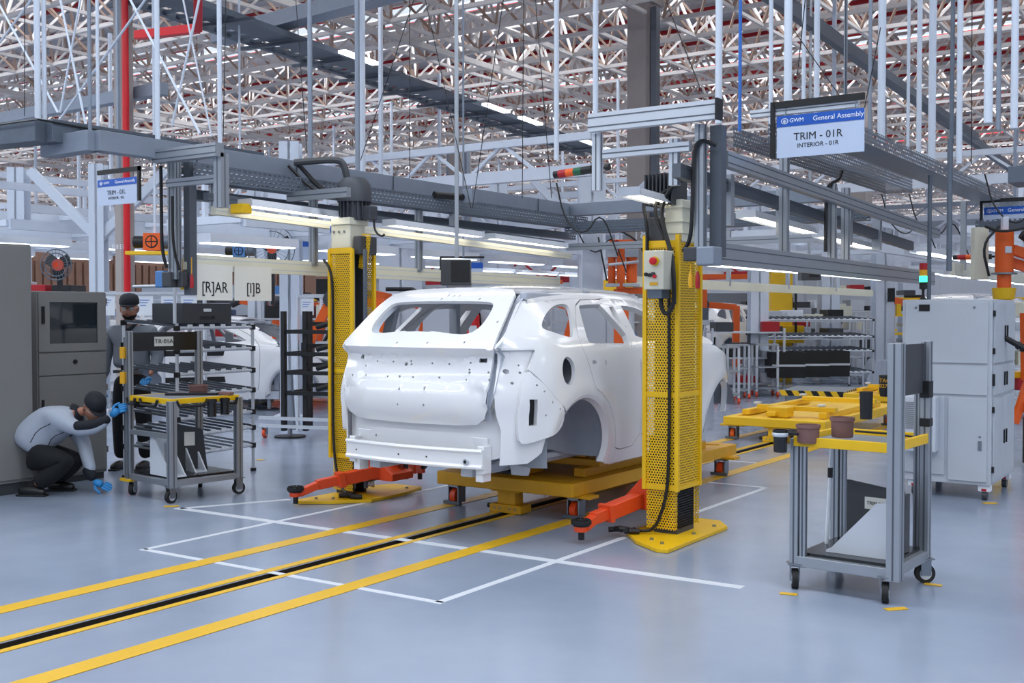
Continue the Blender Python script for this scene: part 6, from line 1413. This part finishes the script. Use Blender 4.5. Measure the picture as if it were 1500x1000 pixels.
p = depth_pt(1142, 26); bars('yellow_post', 'yellow mast with boxes in the right background', 'post', (p.x, p.y, 0), YAW, [('post', 'yellow_far', 'box', -.25, .25, -.2, .2, 0, 2.9), ('box', 'yellow_far', 'box', -.4, .5, -.3, .2, .9, 1.3), ('handle', 'black', 'bar', (.3, -.3, 1.0), (.3, -.3, 2.2), .05)])
# yellow fence frame behind
def fence(px, D, w_, lb, m='yellow_far'):
    p = depth_pt(px, D); t = thing('guard_fence', lb, 'fence', (p.x, p.y, 0), YAW)
    n = max(2, int(w_ / .9))
    for i in range(n + 1): MB().box(-w_ / 2 + w_ * i / n - .04, -w_ / 2 + w_ * i / n + .04, -.04, .04, 0, 2.0).build('post', m, t)
    for z in (.3, 1.0, 1.5, 1.95): MB().box(-w_ / 2, w_ / 2, -.02, .02, z, z + .07).build('rail', m, t)
fence(1190, 36.5, 7, 'yellow guard fence in the right background'); fence(410, 33, 5, 'yellow guard fence at the left between white columns'); fence(1430, 30, 5, 'yellow guard fence right of the machine cabinet')
# --- motors
def motor(px, D, z, m, lb, s=1.0):
    p = depth_pt(px, D); t = bars('drive_motor', lb, 'motor', (p.x, p.y, z), YAW, [('body', m, 'box', -.2, .2, -.15, .15, -.2, .2), ('fan_ring', 'black', 'cyl', (0, -.155, 0), (0, -.15, 0), .15, 20), ('hub', m, 'cyl', (0, -.165, 0), (0, -.156, 0), .12, 20), ('spoke', 'black', 'box', -.12, .12, -.17, -.166, -.012, .012), ('spoke', 'black', 'box', -.012, .012, -.17, -.166, -.12, .12), ('housing', 'galv', 'cyl', (.2, 0, 0), (.5, 0, 0), .16, 16), ('shelf', 'yellow_far', 'box', -.6, .5, -.2, .2, -.3, -.22), ('gear', 'black', 'cyl', (-.45, 0, 0), (-.2, 0, 0), .14, 12)], s)
    MB().bar((0, .1 * s, .2 * s), (0, .1 * s, 7.35 - z), .03).build('hanger_rod', 'white_steel', t)
motor(226, 16, 2.62, 'orange_far', 'orange drive motor with black fan ring right of the red pipe', .62); motor(352, 18, 2.6, 'blue_far', 'blue drive motor above the paper notices', .5)
# --- wall fans
def fan(px, D, z, lb, r=.38):
    p = depth_pt(px, D); t = thing('wall_fan', lb, 'fan', (p.x, p.y, z), YAW)
    q = MB(); q.cyl((0, -.02, 0), (0, .02, 0), .07, 14); q.build('motor_hub', 'orange', t)
    for k in range(3):
        a = .5 + k * 2.1; MB().bar((.05 * cos(a), 0, .05 * sin(a)), (r * .85 * cos(a), .03, r * .85 * sin(a)), .02, .13, up=(sin(a), 0, -cos(a))).build('blade', 'black', t)
    for rr in (r, r * .75): MB().tube([(rr * cos(2 * pi * i / 24), -.06, rr * sin(2 * pi * i / 24)) for i in range(25)], .007, 4).build('cage_ring', 'galv', t)
    q = MB()
    for i in range(24): a = 2 * pi * i / 24; q.bar((r * .2 * cos(a), -.06, r * .2 * sin(a)), (r * cos(a), -.06, r * sin(a)), .004)
    stuff(q.build('cage_wires', 'galv', t)); MB().bar((0, .05, -.1), (0, .05, -.8), .05).build('bracket', 'black', t)
fan(399, 16, 2.52, 'black bladed fan in wire cage above the [I]B notice', .34); fan(86, 13, 2.16, 'black fan left of the E18 column', .18)
# --- monitor hanging
p = depth_pt(669, 10.9)
bars('hanging_monitor', 'dark grey monitor box hanging above the car rear window', 'monitor', (p.x, p.y, 1.87), YAW, [('case', 'mesh_grey', 'box', -.15, .14, -.08, .12, .0, .25), ('screen', 'black', 'box', -.05, .13, -.085, -.08, .03, .24), ('hanger', 'alu', 'box', -.02, .02, 0, .04, .27, 5.45)])
p = depth_pt(1185, 17); bars('hanging_monitor', 'dark monitor hanging beyond the right gantry', 'monitor', (p.x, p.y, 2.1), YAW, [('case', 'mesh_grey', 'box', -.14, .16, -.08, .15, .0, .34), ('screen', 'black', 'box', -.02, .13, -.085, -.08, .04, .3), ('hanger', 'alu', 'box', -.02, .02, 0, .04, .34, 5.25)])
# --- distant blue signs
for px, D, z, lb in ((679, 17, 2.05, 'small blue and white sign over the car roof'), (455, 19, 2.5, 'small blue and white sign left of the left lift column'), (1295, 30, 2.6, 'tiny blue sign far right of the right gantry')):
    p = depth_pt(px, D); bars('station_sign', lb, 'sign', (p.x, p.y, z), YAW, [('board', 'sign_white', 'box', -.3, .3, -.01, .01, 0, .32), ('band', 'sign_blue', 'box', -.3, .3, -.014, -.01, .23, .32), ('hanger_bar', 'black', 'bar', (-.36, 0, .4), (.32, 0, .4), .03), ('hanger_upright', 'black', 'bar', (-.35, 0, 0), (-.35, 0, .4), .03), ('hanger_rod', 'galv_light', 'bar', (0, 0, .4), (0, 0, 7.35 - z), .03)])
# --- paper sheets
ords = ('leftmost', 'second from the left', 'third from the left', 'fourth from the left, beside the glass-door cabinet', 'just right of the red pipe', 'left one below the pull handles', 'right one below the pull handles', 'left of the pair beside the left lift column', 'right of the pair beside the left lift column')
for px, o_ in zip((83, 108, 131, 157, 213, 248, 277, 450, 478), ords):
    D = 12.5 if px < 400 else 15; p = depth_pt(px, D); t = thing('paper_sheet', 'white hanging paper sheet, ' + o_, 'notice', (p.x, p.y, 1.69), YAW, 'paper sheets hanging in a row at left')
    MB().box(-.09, .09, -.002, .002, -.12, .12).build('sheet', 'white', t)
    for k in range(3): MB().box(-.06, .05 - .02 * k, -.004, -.002, .05 - .03 * k, .058 - .03 * k).build('print_line', 'print_blue', t)
for a0, b0, D in ((60, 300, 12.5), (436, 492, 15)):
    a_ = depth_pt(a0, D); b_ = depth_pt(b0, D); q = MB().bar((a_.x, a_.y, 1.82), (b_.x, b_.y, 1.82), .03)
    for e in (a_, b_): q.bar((e.x, e.y, 0), (e.x, e.y, 1.82), .03)
    tag(q.build('hanging_rail', 'alu_white'), 'white rail frame holding the row of paper sheets ' + ('at left' if a0 < 100 else 'beside the left lift column'), 'rail')
# --- racks, tables
def far_rack(px, D, w_, d_, h_, lv, lb, rz=0, m='alu_white', goods=True):
    p = depth_pt(px, D); t = thing('storage_rack', lb, 'rack', (p.x, p.y, 0), YAW + rz)
    for x in (-w_ / 2, w_ / 2):
        for y in (-d_ / 2, d_ / 2): MB().box(x - .02, x + .02, y - .02, y + .02, 0, h_).build('post', m, t)
    for i in range(lv):
        z = .2 + (h_ - .3) * i / max(1, lv - 1); MB().box(-w_ / 2, w_ / 2, -d_ / 2, d_ / 2, z, z + .03).build('shelf', m, t)
        if goods:
            for j in range(int(w_ / .45)):
                if random.random() < .6:
                    x = -w_ / 2 + .25 + j * .45; hh = random.uniform(.1, .28); g = random.choice(['mesh_grey', 'blue_far', 'cab_light', 'black', 'white', 'cream', 'red'])
                    MB().box(x - .17, x + .17, -d_ / 2 + .03, d_ / 2 - .05, z + .031, z + .03 + hh).build('bin', g, t, bevel=.01)
    return t
for px, D, w_, d_, h_, lv, lb in ((1185, 25, 2.2, .8, 1.5, 4, 'pale rack with bins behind the hazard striped platform'), (1090, 22, 1.4, .8, 1.3, 3, 'pale pipe rack right of the right lift column'), (1255, 28, 1.6, .8, 2.2, 5, 'tall rack of bins by the flared column'), (1150, 29.5, 2.4, .8, 1.8, 4, 'pale rack with bins in front of the yellow mast'), (1225, 27, 1.2, .8, 1.6, 4, 'narrow pale rack left of the flared column'),
                              (700, 22, 2.2, .8, 1.9, 5, 'rack of bins seen through the rear window'), (600, 27, 2.4, .8, 2.0, 5, 'rack of bins at the left side of the rear window view'), (880, 22, 2.0, .8, 1.9, 5, 'rack of bins seen through the rear door window'), (470, 20, 2.0, .8, 2.0, 5, 'rack of bins left of the left lift column'), (340, 27, 2.6, .8, 1.9, 5, 'rack of bins behind the pipe flow rack'), (230, 28, 2.6, .8, 2.0, 5, 'rack of bins behind the standing man'), (1440, 17, 2.0, .8, 1.4, 3, 'rack behind the machine cabinet'), (1480, 20, 2.0, .8, 1.6, 4, 'rack at the right picture edge'), (1300, 34, 3.0, .8, 2.2, 5, 'far rack of bins behind the flared column'), (90, 20, 2.0, .8, 2.0, 5, 'rack of bins behind the left cabinets'), (950, 34, 3, .8, 2.2, 5, 'far rack of bins behind the right lift column')):
    far_rack(px, D, w_, d_, h_, lv, lb)
def far_cab(px, D, w_, d_, h_, lb, m='cab_light', z=0):
    p = depth_pt(px, D); t = thing('far_cabinet', lb, 'cabinet', (p.x, p.y, z), YAW)
    MB().box(-w_ / 2, w_ / 2, -d_ / 2, d_ / 2, 0, h_).build('body', m, t, bevel=.01); MB().box(-w_ / 2 + .03, -.01, -d_ / 2 - .012, -d_ / 2, .05, h_ - .05).build('door', m, t); MB().box(.01, w_ / 2 - .03, -d_ / 2 - .012, -d_ / 2, .05, h_ - .05).build('door', m, t)
    MB().box(.03, .05, -d_ / 2 - .03, -d_ / 2 - .012, h_ * .5, h_ * .6).build('handle', 'black', t)
for px, D, w_, h_, lb, m in ((665, 17, .9, 1.95, 'pale cabinet seen through the rear window', 'cab_light'), (1225, 31, 2.0, 2.6, 'grey cabinet block behind the right gantry end', 'cab_light'), (885, 16, .8, 1.9, 'pale cabinet seen through the rear door window', 'cab_light'), (1055, 34, 1.6, 2.2, 'dark grey cabinet behind the orange arms', 'mat_grey'), (520, 26, 1.6, 2.3, 'pale cabinet behind the left lift column', 'cab_light'), (1170, 38, 3.0, 2.8, 'far grey cabinet block in the right background', 'cab_light'), (740, 34, 3.0, 2.6, 'far pale cabinet behind the car roof', 'cab_light'), (290, 32, 3.0, 2.4, 'far pale cabinet at left', 'cab_light')): far_cab(px, D, w_, .7, h_, lb, m)
# fire extinguisher
p = depth_pt(693, 14); t = thing('fire_extinguisher', 'red fire extinguisher seen through the car rear window', 'extinguisher', (p.x, p.y, 1.22), YAW)
MB().lathe([(0, 0), (.08, 0), (.085, .02), (.085, .34), (.06, .40), (.025, .42), (.025, .46), (0, .46)], (0, 0, 0), 16).build('cylinder', 'red_bright', t, smooth=True); MB().box(-.05, .05, -.088, -.08, .12, .22).build('label_card', 'white', t); MB().tube([(0, 0, .46), (.08, 0, .42), (.10, 0, .2)], .012, 6, 1).build('hose', 'black', t)
MB().box(-.2, .35, .1, .14, -1.22, .6).build('back_panel', 'cab_light', t)
# hazard striped platform
p = fpt(1198, 590); HT = thing('striped_platform', 'low platform with black and yellow hazard striped edge beyond the near empty carrier', 'platform', (p.x, p.y, 0), RAD(8))
MB().box(-.55, .55, -.5, .9, .22, .24).build('table_top', 'mat_grey', HT)
for k in range(10): MB().prism([(-.55 + k * .11 + .03, .15), (-.55 + (k + 1) * .11 + .03, .15), (-.55 + (k + 1) * .11 - .03, .245), (-.55 + k * .11 - .03, .245)], -.515, -.502, 'y').build('stripe', 'black' if k % 2 else 'yellow_far', HT)
for k in range(12): MB().prism([(-.5 + k * .1125 + .03, .15), (-.5 + (k + 1) * .1125 + .03, .15), (-.5 + (k + 1) * .1125 - .03, .245), (-.5 + k * .1125 - .03, .245)], .552, .565, 'x').build('stripe', 'black' if k % 2 else 'yellow_far', HT)
for x in (-.5, 0, .5):
    for y in (-.45, .85): MB().box(x - .03, x + .03, y - .03, y + .03, 0, .22).build('leg', 'alu', HT)
# pipe rack and dark crates at right
p = fpt(1185, 568)
FR2 = flow_rack((p.x, p.y, 0), 2.4, 1.0, 1.5, (.35, .8, 1.1, 1.45), 'long white pipe rack beyond the hazard striped platform', YAW + .2, .05)
for px, D, lb in ((1150, 21.5, 'black crate under the long white pipe rack, left'), (1185, 21.8, 'black crate under the long white pipe rack, middle'), (1215, 22, 'black crate under the long white pipe rack, right')):
    p = depth_pt(px, D); t = thing('black_crate', lb, 'crate', (p.x, p.y, .35), YAW); q = MB(); q.box(-.32, .32, -.3, .3, 0, .03); q.box(-.32, .32, -.3, -.28, .03, .5); q.box(-.32, .32, .28, .3, .03, .5); q.box(-.32, -.3, -.28, .28, .03, .5); q.box(.3, .32, -.28, .28, .03, .5); q.build('crate', 'black', t); MB().box(-.32, .32, -.31, -.3, .22, .26).build('rim', 'alu_white', t)
# small stands along the track
for px, py, lb in ((1062, 590, 'thin white trolley frame right of the right lift column'), (1078, 583, 'second thin white trolley frame right of the right lift column'), (1120, 580, 'grey box trolley on casters beyond the front wing of the car')):
    p = fpt(px, py); t = thing('trolley', lb, 'trolley', (p.x, p.y, 0), YAW)
    for x in (-.2, .2):
        for y in (-.2, .2): MB().box(x - .02, x + .02, y - .02, y + .02, .1, 1.0).build('post', 'alu_white', t); MB().cyl((x - .02, y, .05), (x + .02, y, .05), .05, 10).build('wheel', 'orange', t)
    for z in (.15, .55, .98): MB().box(-.22, .22, -.22, .22, z, z + .03).build('shelf', 'alu', t)
# small hooks of clutter: cables on the overhead frames
for k, (px, D, z) in enumerate(((815, 12, 2.5), (840, 14, 2.4), (990, 16, 2.8), (1290, 15, 2.7), (1330, 14, 2.6), (1440, 12, 2.6))):
    p = depth_pt(px, D); o = MB().tube([(0, 0, .5), (.1, 0, .1), (.35, 0, -.1), (.5, .1, .2), (.7, .1, -.3)], .009, 6, 2).build('hanging_cable', 'black', smooth=True); o.location = (p.x, p.y, z)
    tag(o, 'thin black loose cable ' + ('above the far end of the car roof', 'beside the braced white column', 'behind the right lift head', 'left of the conduit drops', 'right of the far gantry end', 'beside the orange manipulator')[k], 'cable')
